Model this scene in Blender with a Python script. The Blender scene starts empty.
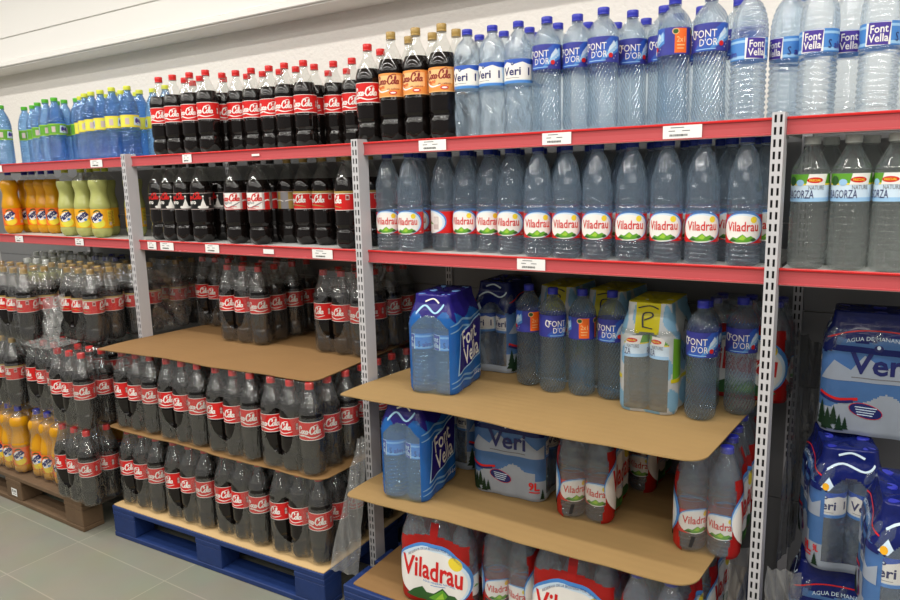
import bpy, bmesh, math, random
from mathutils import Vector, Matrix, Euler

R = random.Random(7)
SC = bpy.context.scene
COL = SC.collection
PI = math.pi

# ------------------------------------------------------------------ camera
cam_d = bpy.data.cameras.new('camera')
cam = bpy.data.objects.new('camera', cam_d)
COL.objects.link(cam)
cam_d.sensor_width = 36.0
cam_d.lens = 28.4267
cam_d.clip_start = 0.05
yaw, pitch, roll = -0.5754, -0.1706, -0.0244
fw = Vector((math.sin(yaw) * math.cos(pitch), math.cos(yaw) * math.cos(pitch), math.sin(pitch)))
rt = Vector((math.cos(yaw), -math.sin(yaw), 0.0))
up = rt.cross(fw)
rt, up = rt * math.cos(roll) + up * math.sin(roll), up * math.cos(roll) - rt * math.sin(roll)
m = Matrix((rt, up, -fw)).transposed().to_4x4()
m.translation = Vector((1.6138, -1.9108, 1.5297))
cam.matrix_world = m
SC.camera = cam

# ------------------------------------------------------------------ world, lights, exposure
w = bpy.data.worlds.new('world')
SC.world = w
w.use_nodes = True
w.node_tree.nodes['Background'].inputs[0].default_value = (1.0, 0.985, 0.96, 1)
w.node_tree.nodes['Background'].inputs[1].default_value = 0.29


def area(name, loc, sx, sy, power, rot=(0, 0, 0), color=(1.0, 0.972, 0.925)):
    d = bpy.data.lights.new(name, 'AREA')
    d.shape = 'RECTANGLE'
    d.size, d.size_y = sx, sy
    d.energy = power
    d.color = color
    o = bpy.data.objects.new(name, d)
    COL.objects.link(o)
    o.location = loc
    o.rotation_euler = rot
    return o


# rows of ceiling tubes that run along the aisle
for ly, pw in ((-0.75, 21), (-1.55, 22), (-2.5, 18), (-3.5, 15), (-4.6, 12)):
    for lx in (-3.4, -1.2, 1.0, 3.2):
        area('ceiling_tube_light', (lx, ly, 3.12), 1.9, 0.09, pw)

SC.view_settings.view_transform = 'Standard'
SC.view_settings.look = 'None'
SC.view_settings.gamma = 1.0
SC.view_settings.exposure = 0.0
SC.view_settings.use_curve_mapping = False
cy = SC.cycles
cy.max_bounces = 14
cy.transmission_bounces = 12
cy.glossy_bounces = 5
cy.diffuse_bounces = 4
cy.transparent_max_bounces = 40
cy.caustics_reflective = False
cy.sample_clamp_indirect = 4.0
cy.blur_glossy = 0.5
cy.use_denoising = True


# ------------------------------------------------------------------ helpers
def lin(c):
    if isinstance(c, str):
        c = tuple(int(c[i:i + 2], 16) / 255 for i in (1, 3, 5))
        return tuple(x / 12.92 if x <= 0.04045 else ((x + 0.055) / 1.055) ** 2.4 for x in c)
    return c


MATS = {}


def mat(name, col, rough=0.5, metal=0.0, coat=0.0, spec=0.5, trans=0.0, ior=1.45, noise=0.0, nscale=30.0, bump=0.0, bscale=60.0, sss=0.0):
    if name in MATS:
        return MATS[name]
    mt = bpy.data.materials.new(name)
    mt.use_nodes = True
    nt = mt.node_tree
    b = nt.nodes['Principled BSDF']
    c = lin(col)
    b.inputs['Base Color'].default_value = (*c, 1)
    b.inputs['Roughness'].default_value = rough
    b.inputs['Metallic'].default_value = metal
    b.inputs['Coat Weight'].default_value = coat
    b.inputs['Coat Roughness'].default_value = 0.05
    b.inputs['Specular IOR Level'].default_value = spec
    b.inputs['Transmission Weight'].default_value = trans
    b.inputs['IOR'].default_value = ior
    tc = nt.nodes.new('ShaderNodeTexCoord')
    if noise:
        n = nt.nodes.new('ShaderNodeTexNoise')
        n.inputs['Scale'].default_value = nscale
        n.inputs['Detail'].default_value = 5
        nt.links.new(tc.outputs['Object'], n.inputs['Vector'])
        rp = nt.nodes.new('ShaderNodeMapRange')
        rp.inputs['To Min'].default_value = 1 - noise
        rp.inputs['To Max'].default_value = 1 + noise
        nt.links.new(n.outputs['Fac'], rp.inputs['Value'])
        hv = nt.nodes.new('ShaderNodeHueSaturation')
        hv.inputs['Color'].default_value = (*c, 1)
        nt.links.new(rp.outputs['Result'], hv.inputs['Value'])
        nt.links.new(hv.outputs['Color'], b.inputs['Base Color'])
    if bump:
        n = nt.nodes.new('ShaderNodeTexNoise')
        n.inputs['Scale'].default_value = bscale
        n.inputs['Detail'].default_value = 4
        nt.links.new(tc.outputs['Object'], n.inputs['Vector'])
        bp = nt.nodes.new('ShaderNodeBump')
        bp.inputs['Strength'].default_value = 1.0
        bp.inputs['Distance'].default_value = bump
        nt.links.new(n.outputs['Fac'], bp.inputs['Height'])
        nt.links.new(bp.outputs['Normal'], b.inputs['Normal'])
    MATS[name] = mt
    return mt


def skin(nt, bump=None, f0=0.045):
    """reflectance of a thin plastic skin, the same from both sides"""
    lw = nt.nodes.new('ShaderNodeLayerWeight')
    lw.inputs['Blend'].default_value = 0.5
    if bump is not None:
        nt.links.new(bump, lw.inputs['Normal'])
    pw = nt.nodes.new('ShaderNodeMath'); pw.operation = 'POWER'; pw.inputs[1].default_value = 5.0
    nt.links.new(lw.outputs['Facing'], pw.inputs[0])
    ma = nt.nodes.new('ShaderNodeMath'); ma.operation = 'MULTIPLY_ADD'
    ma.inputs[1].default_value = 0.75; ma.inputs[2].default_value = f0
    nt.links.new(pw.outputs[0], ma.inputs[0])
    return ma.outputs[0]


def film_mat(name, tint=(0.93, 0.94, 0.94), haze=0.06, hazecol=(0.8, 0.8, 0.8), rough=0.08, bump=0.004, bscale=28.0, gl=1.0, f0=0.07, zs=1.0):
    """thin clear plastic: see-through, a glossy skin, a little milky haze, wrinkles"""
    mt = bpy.data.materials.new(name)
    mt.use_nodes = True
    nt = mt.node_tree
    nt.nodes.clear()
    N = nt.nodes.new
    out = N('ShaderNodeOutputMaterial')
    tr = N('ShaderNodeBsdfTransparent')
    tr.inputs[0].default_value = (*tint, 1)
    df = N('ShaderNodeBsdfDiffuse')
    df.inputs[0].default_value = (*hazecol, 1)
    g = N('ShaderNodeBsdfGlossy')
    g.inputs['Roughness'].default_value = rough
    g.inputs['Color'].default_value = (gl, gl, gl, 1)
    m1 = N('ShaderNodeMixShader')
    m1.inputs[0].default_value = haze
    nt.links.new(tr.outputs[0], m1.inputs[1])
    nt.links.new(df.outputs[0], m1.inputs[2])
    m2 = N('ShaderNodeMixShader')
    nt.links.new(m1.outputs[0], m2.inputs[1])
    nt.links.new(g.outputs[0], m2.inputs[2])
    bout = None
    nt.links.new(m2.outputs[0], out.inputs[0])
    if bump:
        tc = N('ShaderNodeTexCoord')
        n = N('ShaderNodeTexNoise')
        n.inputs['Scale'].default_value = bscale
        n.inputs['Detail'].default_value = 3
        n.inputs['Distortion'].default_value = 0.8
        bp = N('ShaderNodeBump')
        bp.inputs['Strength'].default_value = 1.0
        bp.inputs['Distance'].default_value = bump
        sm = N('ShaderNodeMapping')
        sm.inputs['Scale'].default_value = (1, 1, zs)
        nt.links.new(tc.outputs['Object'], sm.inputs['Vector'])
        nt.links.new(sm.outputs[0], n.inputs['Vector'])
        nt.links.new(n.outputs['Fac'], bp.inputs['Height'])
        nt.links.new(bp.outputs['Normal'], g.inputs['Normal'])
        bout = bp.outputs['Normal']
    nt.links.new(skin(nt, bout, f0), m2.inputs[0])
    MATS[name] = mt
    return mt


def water_mat(name, col, bump=0.0, bscale=40.0, diag=None, clear=0.5, ctint=(0.93, 0.965, 0.99), rough=0.0, haze=0.05, hazecol=(0.55, 0.74, 0.95)):
    """a filled clear bottle: part lens (the water), part straight-through plastic, a glossy skin and a trace of scatter"""
    mt = bpy.data.materials.new(name)
    mt.use_nodes = True
    nt = mt.node_tree
    nt.nodes.clear()
    N = nt.nodes.new
    L = nt.links.new
    out = N('ShaderNodeOutputMaterial')
    b = N('ShaderNodeBsdfGlass')
    b.inputs['Color'].default_value = (*col, 1)
    b.inputs['Roughness'].default_value = rough
    b.inputs['IOR'].default_value = 1.33
    tr = N('ShaderNodeBsdfTransparent')
    tr.inputs[0].default_value = (*ctint, 1)
    mx = N('ShaderNodeMixShader')
    mx.inputs[0].default_value = clear
    L(b.outputs[0], mx.inputs[1])
    L(tr.outputs[0], mx.inputs[2])
    df = N('ShaderNodeBsdfTranslucent')
    df.inputs[0].default_value = (*hazecol, 1)
    d2 = N('ShaderNodeBsdfDiffuse')
    d2.inputs[0].default_value = (*hazecol, 1)
    md = N('ShaderNodeMixShader')
    md.inputs[0].default_value = 0.6
    L(df.outputs[0], md.inputs[1]); L(d2.outputs[0], md.inputs[2])
    mh = N('ShaderNodeMixShader')
    mh.inputs[0].default_value = haze
    L(mx.outputs[0], mh.inputs[1])
    L(md.outputs[0], mh.inputs[2])
    g = N('ShaderNodeBsdfGlossy')
    g.inputs['Roughness'].default_value = 0.035
    ms = N('ShaderNodeMixShader')
    L(mh.outputs[0], ms.inputs[1]); L(g.outputs[0], ms.inputs[2])
    L(ms.outputs[0], out.inputs[0])
    tc = N('ShaderNodeTexCoord')
    bp = N('ShaderNodeBump')
    if diag:
        k, mz, dist = diag
        sp = N('ShaderNodeSeparateXYZ')
        L(tc.outputs['Object'], sp.inputs[0])
        at = N('ShaderNodeMath'); at.operation = 'ARCTAN2'
        L(sp.outputs[0], at.inputs[0]); L(sp.outputs[1], at.inputs[1])
        m1 = N('ShaderNodeMath'); m1.operation = 'MULTIPLY'; m1.inputs[1].default_value = k
        L(at.outputs[0], m1.inputs[0])
        m2 = N('ShaderNodeMath'); m2.operation = 'MULTIPLY_ADD'; m2.inputs[1].default_value = mz
        L(sp.outputs[2], m2.inputs[0]); L(m1.outputs[0], m2.inputs[2])
        sn = N('ShaderNodeMath'); sn.operation = 'SINE'
        L(m2.outputs[0], sn.inputs[0])
        bp.inputs['Distance'].default_value = dist
        L(sn.outputs[0], bp.inputs['Height'])
    else:
        n = N('ShaderNodeTexNoise')
        n.inputs['Scale'].default_value = bscale
        n.inputs['Detail'].default_value = 2
        bp.inputs['Distance'].default_value = bump
        L(tc.outputs['Object'], n.inputs['Vector'])
        L(n.outputs['Fac'], bp.inputs['Height'])
    L(bp.outputs['Normal'], g.inputs['Normal'])
    if diag:
        L(bp.outputs['Normal'], b.inputs['Normal'])
    L(skin(nt, bp.outputs['Normal'], 0.06), ms.inputs[0])
    MATS[name] = mt
    return mt


def finish(name, bm, mats, parent=None, smooth=False, sharp=None):
    me = bpy.data.meshes.new(name)
    bm.normal_update()
    bm.to_mesh(me)
    bm.free()
    if not isinstance(mats, (list, tuple)):
        mats = [mats]
    for x in mats:
        me.materials.append(x)
    if smooth:
        for p in me.polygons:
            p.use_smooth = True
        if sharp:
            me.set_sharp_from_angle(angle=math.radians(sharp))
    o = bpy.data.objects.new(name, me)
    COL.objects.link(o)
    if parent is not None:
        o.parent = parent
    return o


def tag(o, label, cat, group=None, kind=None):
    if label:
        o['label'] = label
    if cat:
        o['category'] = cat
    if group:
        o['group'] = group
    if kind:
        o['kind'] = kind
    return o


def empty(name, loc=(0, 0, 0), rz=0.0):
    o = bpy.data.objects.new(name, None)
    o.empty_display_size = 0.05
    COL.objects.link(o)
    o.location = loc
    o.rotation_euler = (0, 0, rz)
    return o


def struct(o):
    o['kind'] = 'structure'
    return o


def copy_tree(o, parent=None):
    c = o.copy()
    COL.objects.link(c)
    if parent is not None:
        c.parent = parent
    for ch in list(o.children):
        copy_tree(ch, c)
    return c


def bx(bm, x0, x1, y0, y1, z0, z1, mi=0):
    vs = [bm.verts.new((x, y, z)) for z in (z0, z1) for y in (y0, y1) for x in (x0, x1)]
    for q in ((0, 2, 3, 1), (4, 5, 7, 6), (0, 1, 5, 4), (2, 6, 7, 3), (0, 4, 6, 2), (1, 3, 7, 5)):
        f = bm.faces.new([vs[i] for i in q])
        f.material_index = mi
    return vs


def bevel(bm, w, seg=2):
    bmesh.ops.bevel(bm, geom=list(bm.edges), offset=w, segments=seg, affect='EDGES', profile=0.5)


def lathe(bm, prof, n=32, mod=None, mi=lambda z: 0, cap0=True, cap1=True):
    rings = []
    for r, z in prof:
        ring = []
        for i in range(n):
            a = 2 * PI * i / n
            rr = r + (mod(a, z, r) if mod else 0.0)
            dz = 0.0
            ring.append(bm.verts.new((rr * math.sin(a), -rr * math.cos(a), z + dz)))
        rings.append(ring)
    for j in range(len(rings) - 1):
        zm = 0.5 * (prof[j][1] + prof[j + 1][1])
        for i in range(n):
            f = bm.faces.new((rings[j][i], rings[j][(i + 1) % n], rings[j + 1][(i + 1) % n], rings[j + 1][i]))
            f.material_index = mi(zm)
    if cap0:
        f = bm.faces.new(list(reversed(rings[0]))); f.material_index = mi(prof[0][1])
    if cap1:
        f = bm.faces.new(rings[-1]); f.material_index = mi(prof[-1][1])
    return rings


def smooth_prof(pts, step=0.006):
    """Catmull-Rom through (z, r) knots, sampled every step"""
    out = []
    n = len(pts)
    for i in range(n - 1):
        p0, p1, p2, p3 = pts[max(i - 1, 0)], pts[i], pts[i + 1], pts[min(i + 2, n - 1)]
        k = max(1, int(math.ceil((p2[0] - p1[0]) / step)))
        for j in range(k):
            t = j / k
            z = p1[0] + (p2[0] - p1[0]) * t
            m1 = (p2[1] - p0[1]) / max(p2[0] - p0[0], 1e-6)
            m2 = (p3[1] - p1[1]) / max(p3[0] - p1[0], 1e-6)
            h = p2[0] - p1[0]
            r = (2 * t**3 - 3 * t**2 + 1) * p1[1] + (t**3 - 2 * t**2 + t) * h * m1 + (-2 * t**3 + 3 * t**2) * p2[1] + (t**3 - t**2) * h * m2
            out.append((max(r, 0.001), z))
    out.append((pts[-1][1], pts[-1][0]))
    return out


# ------------------------------------------------------------------ flat artwork that is wrapped on labels and films
_glyphs = {}


def glyph_mesh(txt, bold=0.0, shear=0.0, space=1.0):
    key = (txt, bold, shear, space)
    if key in _glyphs:
        return _glyphs[key]
    cu = bpy.data.curves.new('lettering', 'FONT')
    cu.body = txt
    cu.size = 1.0
    cu.offset = bold
    cu.shear = shear
    cu.space_character = space
    cu.resolution_u = 2
    cu.fill_mode = 'FRONT'
    ob = bpy.data.objects.new('lettering', cu)
    COL.objects.link(ob)
    bpy.context.view_layer.update()
    me = bpy.data.meshes.new_from_object(ob.evaluated_get(bpy.context.evaluated_depsgraph_get()))
    vs = [(v.co.x, v.co.y) for v in me.vertices]
    fs = [tuple(p.vertices) for p in me.polygons]
    bpy.data.objects.remove(ob)
    bpy.data.curves.remove(cu)
    bpy.data.meshes.remove(me)
    xs = [v[0] for v in vs]; ys = [v[1] for v in vs]
    _glyphs[key] = (vs, fs, min(xs), max(xs), min(ys), max(ys))
    return _glyphs[key]


class Art:
    """polygons, lettering and brush strokes in label coordinates (metres)"""

    def __init__(self):
        self.mats = []
        self.items = []     # (verts, faces, mat index, layer)

    def _m(self, mt):
        if mt not in self.mats:
            self.mats.append(mt)
        return self.mats.index(mt)

    def poly(self, pts, mt, layer=1):
        self.items.append((list(pts), [tuple(range(len(pts)))], self._m(mt), layer))
        return self

    def rect(self, x0, x1, y0, y1, mt, layer=0):
        return self.poly([(x0, y0), (x1, y0), (x1, y1), (x0, y1)], mt, layer)

    def ellipse(self, cx, cy_, rx, ry, mt, layer=1, n=24, rot=0.0):
        c, s = math.cos(rot), math.sin(rot)
        p = []
        for i in range(n):
            a = 2 * PI * i / n
            x, y = rx * math.cos(a), ry * math.sin(a)
            p.append((cx + c * x - s * y, cy_ + s * x + c * y))
        return self.poly(p, mt, layer)

    def text(self, txt, cx, cy_, wid, hei, mt, layer=3, bold=0.0, shear=0.0, rot=0.0, arch=0.0, space=1.0):
        vs, fs, x0, x1, y0, y1 = glyph_mesh(txt, bold, shear, space)
        c, s = math.cos(rot), math.sin(rot)
        out = []
        for x, y in vs:
            X = ((x - x0) / (x1 - x0) - 0.5) * wid
            Y = ((y - y0) / (y1 - y0) - 0.5) * hei - arch * (2 * X / wid) ** 2
            out.append((cx + c * X - s * Y, cy_ + s * X + c * Y))
        self.items.append((out, fs, self._m(mt), layer))
        return self

    def stroke(self, pts, wd, mt, layer=3, closed=False, sub=5, taper=False):
        n = len(pts)
        dense = []
        rng = n if closed else n - 1
        for i in range(rng):
            g = (lambda k: pts[k % n]) if closed else (lambda k: pts[min(max(k, 0), n - 1)])
            p0, p1, p2, p3 = g(i - 1), g(i), g(i + 1), g(i + 2)
            for j in range(sub):
                t = j / sub
                dense.append(tuple(0.5 * (2 * p1[k] + (p2[k] - p0[k]) * t + (2 * p0[k] - 5 * p1[k] + 4 * p2[k] - p3[k]) * t * t + (3 * p1[k] - p0[k] - 3 * p2[k] + p3[k]) * t**3) for k in (0, 1)))
        if not closed:
            dense.append(tuple(pts[-1]))
        N = len(dense)
        vs, fs = [], []
        for i, p in enumerate(dense):
            a = dense[(i - 1) % N] if closed else dense[max(i - 1, 0)]
            b = dense[(i + 1) % N] if closed else dense[min(i + 1, N - 1)]
            dx, dy = b[0] - a[0], b[1] - a[1]
            L = math.hypot(dx, dy) or 1.0
            ww = wd * 0.5
            if taper:
                ww *= 0.35 + 0.65 * math.sin(PI * i / max(N - 1, 1))
            # a broad-nib pen: thicker on the down strokes
            ww *= 0.75 + 0.5 * abs(dy) / L
            vs += [(p[0] - dy / L * ww, p[1] + dx / L * ww), (p[0] + dy / L * ww, p[1] - dx / L * ww)]
        for i in range(N if closed else N - 1):
            j = (i + 1) % N
            fs.append((2 * i, 2 * i + 1, 2 * j + 1, 2 * j))
        self.items.append((vs, fs, self._m(mt), layer))
        return self

    def build(self, name, fmap, parent=None, stepx=0.010, stepy=None, lift=0.00022, clip=None):
        bm = bmesh.new()
        lay = bm.verts.layers.float.new('lift')
        for vs, fs, mi, layer in self.items:
            b = [bm.verts.new((x, y, 0)) for x, y in vs]
            for v in b:
                v[lay] = layer * lift
            for f in fs:
                if len(set(f)) < 3:
                    continue
                try:
                    q = bm.faces.new([b[i] for i in f])
                    q.material_index = mi
                except ValueError:
                    pass
        big = [f for f in bm.faces if len(f.verts) > 4]
        if big:
            bmesh.ops.triangulate(bm, faces=big)
        bm.normal_update()
        if clip:
            for co, no in (((clip[0], 0, 0), (-1, 0, 0)), ((clip[1], 0, 0), (1, 0, 0)), ((0, clip[2], 0), (0, -1, 0)), ((0, clip[3], 0), (0, 1, 0))):
                bmesh.ops.bisect_plane(bm, geom=list(bm.verts) + list(bm.edges) + list(bm.faces), plane_co=co, plane_no=no, clear_outer=True)
        for ax, st in ((0, stepx), (1, stepy)):
            if not st or not bm.verts:
                continue
            lo = min(v.co[ax] for v in bm.verts); hi = max(v.co[ax] for v in bm.verts)
            k = math.floor(lo / st) + 1
            while k * st < hi - 1e-6:
                co = Vector((0, 0, 0)); co[ax] = k * st
                no = Vector((0, 0, 0)); no[ax] = 1
                bmesh.ops.bisect_plane(bm, geom=list(bm.verts) + list(bm.edges) + list(bm.faces), dist=1e-7, plane_co=co, plane_no=no)
                k += 1
        for f in bm.faces:
            if f.normal.z < 0:
                f.normal_flip()
        for v in bm.verts:
            v.co = fmap(v.co.x, v.co.y, v[lay])
        return finish(name, bm, self.mats, parent, smooth=True, sharp=50)


def cola_script(a, cx, cy_, wid, mt, layer=3, swash=True):
    """the two-word flowing script, drawn with a broad pen"""
    s = wid
    def P(l):
        return [(cx + (x - 0.5) * s, cy_ + (y - 0.15) * s) for x, y in l]
    def ring(x, y, rx, ry):
        return P([(x + rx * math.cos(t) + 0.25 * ry * math.sin(t), y + ry * math.sin(t)) for t in [i * PI / 4 for i in range(8)]])
    wd = 0.040 * s
    for dx in (0.0, 0.53):
        a.stroke(P([(dx + x, y) for x, y in ((0.17, 0.235), (0.20, 0.29), (0.165, 0.335), (0.09, 0.30), (0.04, 0.19), (0.05, 0.09), (0.11, 0.055), (0.18, 0.11))]), wd * 1.15, mt, layer)
    a.stroke(ring(0.245, 0.125, 0.040, 0.066), wd, mt, layer, closed=True, sub=3)
    a.stroke(P([(0.37, 0.17), (0.345, 0.195), (0.31, 0.13), (0.32, 0.07), (0.37, 0.08)]), wd, mt, layer)
    a.stroke(ring(0.425, 0.125, 0.038, 0.066), wd, mt, layer, closed=True, sub=3)
    a.stroke(P([(0.475, 0.195), (0.462, 0.09), (0.50, 0.07)]), wd, mt, layer)
    a.stroke(P([(0.495, 0.135), (0.545, 0.145)]), wd, mt, layer)
    a.stroke(ring(0.765, 0.125, 0.040, 0.066), wd, mt, layer, closed=True, sub=3)
    a.stroke(P([(0.815, 0.10), (0.875, 0.27), (0.865, 0.335), (0.835, 0.27), (0.835, 0.09), (0.865, 0.065)]), wd, mt, layer)
    a.stroke(ring(0.925, 0.125, 0.038, 0.066), wd, mt, layer, closed=True, sub=3)
    a.stroke(P([(0.975, 0.195), (0.962, 0.09), (1.0, 0.07)]), wd, mt, layer)
    if swash:
        a.stroke(P([(0.08, 0.06), (0.0, 0.02), (0.06, -0.03), (0.24, -0.04), (0.42, 0.01)]), wd * 0.8, mt, layer, taper=True)
        a.stroke(P([(0.60, 0.335), (0.70, 0.365), (0.82, 0.40), (0.90, 0.37)]), wd * 0.8, mt, layer, taper=True)


def cyl_map(rad, z0, a0=0.0):
    """label coordinates (x along the arc, y up) to a cylinder that faces -y"""
    def f(x, y, l):
        a = x / rad + a0
        r = rad + 0.0004 + l
        return Vector((r * math.sin(a), -r * math.cos(a), z0 + y))
    return f


# ------------------------------------------------------------------ materials
M_white = mat('white_paint', '#c2c0c2', 0.42, noise=0.03, nscale=14)
M_dark = mat('slot_shade', (0.012, 0.012, 0.013), 0.8)
M_deck = mat('shelf_deck_paint', '#c3c3c0', 0.45, noise=0.04, nscale=9)
M_rail = mat('rail_red_plastic', '#ba4d50', 0.34, coat=0.25, noise=0.03, nscale=8)
M_lip = mat('rail_red_lip', '#c31414', 0.35)
M_paper = mat('paper_white', '#ecebe8', 0.6)
M_ink = mat('ink_black', '#262628', 0.6)
M_inkgrey = mat('ink_grey', '#77777a', 0.6)
M_panel = mat('back_panel_paint', '#7c7c7d', 0.5, noise=0.05, nscale=6)
M_capred = mat('cap_red', '#d01f1c', 0.35)
M_capblack = mat('cap_black', '#17171a', 0.35)
M_capgold = mat('cap_gold', '#a8894a', 0.35, metal=0.0)
M_capblue = mat('cap_blue', '#2c33a8', 0.35)
M_capnavy = mat('cap_dark_blue', '#1b2f8e', 0.35)
M_caplight = mat('cap_light_blue', '#6f9fe0', 0.35)
M_capwhite = mat('cap_white', '#d4d6d2', 0.4)
M_capgreen = mat('cap_green', '#4fae22', 0.35)
M_capyellow = mat('cap_yellow', '#d3d844', 0.35)
M_cola = mat('cola_liquid', (0.006, 0.004, 0.0035), 0.035, spec=0.5, coat=0.12)
M_orange = mat('orangeade_liquid', '#cf920e', 0.12, spec=0.5, noise=0.06, nscale=12)
M_lemon = mat('lemonade_liquid', '#adb06a', 0.12, spec=0.5, noise=0.05, nscale=12)
M_pet = film_mat('clear_plastic', tint=(0.95, 0.96, 0.95), haze=0.03, rough=0.05, bump=0.0)
M_w_clear = water_mat('still_water', (0.86, 0.94, 1.0), bump=0.0026, bscale=38, clear=0.5, ctint=(0.965, 0.985, 1.0), haze=0.095, hazecol=(0.62, 0.77, 0.95))
M_w_diag = water_mat('still_water_ribbed', (0.80, 0.91, 1.0), diag=(26, 330, 0.0011), clear=0.5, ctint=(0.92, 0.965, 1.0))
M_w_blue = water_mat('blue_drink', (0.46, 0.70, 0.97), bump=0.003, bscale=50, clear=0.4, ctint=(0.58, 0.77, 0.97), haze=0.08, hazecol=(0.26, 0.48, 0.85))
M_w_grey = water_mat('grey_water', (0.93, 0.96, 0.95), bump=0.0008, bscale=40, clear=0.6, ctint=(0.97, 0.985, 0.975), haze=0.10, hazecol=(0.72, 0.77, 0.75))
L_red = mat('label_red', '#d2201f', 0.38, spec=0.4)
L_white = mat('label_white', '#eeeae4', 0.45)
L_black = mat('label_black', '#141414', 0.35)
L_silver = mat('label_silver_pink', '#c9b6b2', 0.4)
L_grey = mat('label_grey', '#8f8d90', 0.4)
L_orangegold = mat('label_orange_gold', '#e8964a', 0.4, noise=0.12, nscale=22)
L_paleorange = mat('label_pale_orange', '#f2bd80', 0.4)
L_gold = mat('label_gold', '#a98e4e', 0.4)
L_maroon = mat('label_maroon', '#8c2a22', 0.45)
L_navy = mat('label_navy', '#1c2260', 0.4)
L_violet = mat('label_deep_violet', '#363a92', 0.4, noise=0.18, nscale=45)
L_purple = mat('label_violet', '#463190', 0.4, noise=0.10, nscale=60)
L_blue = mat('label_blue', '#2f58b4', 0.4)
L_midblue = mat('label_mid_blue', '#4a86cc', 0.4)
L_sky = mat('label_sky', '#9cc6e8', 0.4)
L_pale = mat('label_pale_blue', '#cfe2f1', 0.4)
L_yellow = mat('label_yellow', '#f0d63a', 0.4)
L_lemon = mat('label_lemon', '#e0dc50', 0.4)
L_green = mat('label_green', '#5f9f2d', 0.45)
L_dgreen = mat('label_dark_green', '#2d5a28', 0.5)
L_lgreen = mat('label_light_green', '#9cc83c', 0.45)
L_orange = mat('label_orange', '#ee6a1e', 0.4)
L_amber = mat('label_amber', '#efae22', 0.4)
L_brown = mat('label_brown', '#8a5a33', 0.5)
F_clear = film_mat('shrink_film_clear', tint=(0.95, 0.95, 0.94), haze=0.024, hazecol=(0.75, 0.75, 0.72), rough=0.14, bump=0.022, bscale=26, f0=0.10, zs=0.22)
F_thin = film_mat('shrink_film_thin', tint=(0.95, 0.96, 0.97), haze=0.035, rough=0.08, bump=0.004, bscale=26)
F_scrap = film_mat('torn_film', tint=(0.84, 0.84, 0.82), haze=0.20, hazecol=(0.72, 0.72, 0.70), rough=0.12, bump=0.010, bscale=30)
F_greyscrap = film_mat('torn_film_dark', tint=(0.42, 0.43, 0.43), haze=0.35, hazecol=(0.10, 0.10, 0.10), rough=0.2, bump=0.012, bscale=22)
P_blue = mat('film_blue', '#2b74c8', 0.22, coat=0.3, noise=0.22, nscale=9, bump=0.003, bscale=25)
P_violet = mat('film_violet', '#33298c', 0.22, coat=0.3, noise=0.2, nscale=25, bump=0.004, bscale=25)
P_red = mat('film_red', '#c8231f', 0.25, coat=0.3, bump=0.003, bscale=25)
P_white = mat('film_white', '#d9dcdf', 0.28, coat=0.2, noise=0.08, nscale=15, bump=0.002, bscale=25)
P_navy = mat('film_navy', '#1d2a78', 0.22, coat=0.3, noise=0.25, nscale=30, bump=0.005, bscale=30)
P_cblue = mat('film_cornflower', '#5e8cc9', 0.26, coat=0.2, noise=0.15, nscale=14, bump=0.003, bscale=25)
P_snow = mat('film_snow', '#c2cbd6', 0.28, coat=0.2, noise=0.12, nscale=20)
P_yellow = mat('film_yellow', '#e3d41f', 0.28, coat=0.2, bump=0.003, bscale=25)
P_sky = mat('film_sky', '#8fc0e0', 0.28, coat=0.2, noise=0.15, nscale=16, bump=0.002, bscale=25)
P_green = mat('film_green', '#7cb832', 0.28, coat=0.2)
P_tree = mat('film_pine_green', '#24402a', 0.35, noise=0.3, nscale=60)

F_bluewin = film_mat('shrink_film_bluish', tint=(0.74, 0.88, 1.0), haze=0.13, hazecol=(0.34, 0.60, 0.92), rough=0.08, bump=0.006, bscale=26, f0=0.10)
F_wisp = film_mat('torn_film_clear', tint=(0.90, 0.90, 0.89), haze=0.05, hazecol=(0.7, 0.7, 0.68), rough=0.10, bump=0.012, bscale=34, f0=0.14)

# printed films let some light through into the pack
for nm in list(MATS):
    if nm.startswith('film_'):
        nt = MATS[nm].node_tree
        pb = nt.nodes['Principled BSDF']
        om = nt.nodes['Material Output']
        tl = nt.nodes.new('ShaderNodeBsdfTranslucent')
        if pb.inputs['Base Color'].is_linked:
            nt.links.new(pb.inputs['Base Color'].links[0].from_socket, tl.inputs[0])
        else:
            tl.inputs[0].default_value = pb.inputs['Base Color'].default_value
        mxs = nt.nodes.new('ShaderNodeMixShader')
        mxs.inputs[0].default_value = 0.42
        nt.links.new(pb.outputs[0], mxs.inputs[1])
        nt.links.new(tl.outputs[0], mxs.inputs[2])
        nt.links.new(mxs.outputs[0], om.inputs[0])

# cardboard with faint flutes
def cardboard(name, col):
    mt = mat(name, col, 0.75, noise=0.07, nscale=7)
    nt = mt.node_tree
    b = nt.nodes['Principled BSDF']
    tc = nt.nodes.new('ShaderNodeTexCoord')
    wv = nt.nodes.new('ShaderNodeTexWave')
    wv.bands_direction = 'Y'
    wv.inputs['Scale'].default_value = 9
    wv.inputs['Distortion'].default_value = 0.6
    bp = nt.nodes.new('ShaderNodeBump')
    bp.inputs['Distance'].default_value = 0.0003
    nt.links.new(tc.outputs['Object'], wv.inputs['Vector'])
    nt.links.new(wv.outputs['Fac'], bp.inputs['Height'])
    nt.links.new(bp.outputs['Normal'], b.inputs['Normal'])
    return mt


C_brown = cardboard('cardboard_brown', '#8d6b42')
C_tan = cardboard('cardboard_tan', '#9c7e50')
C_cream = cardboard('slip_sheet_cream', '#cfae7c')
W_blue = mat('pallet_blue_paint', '#173066', 0.6, noise=0.25, nscale=18, bump=0.001, bscale=40)
W_wood = mat('pallet_wood', '#66503a', 0.8, noise=0.25, nscale=14, bump=0.001, bscale=50)  # wood colour darkened to paint in the shadow on the pallet

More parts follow.
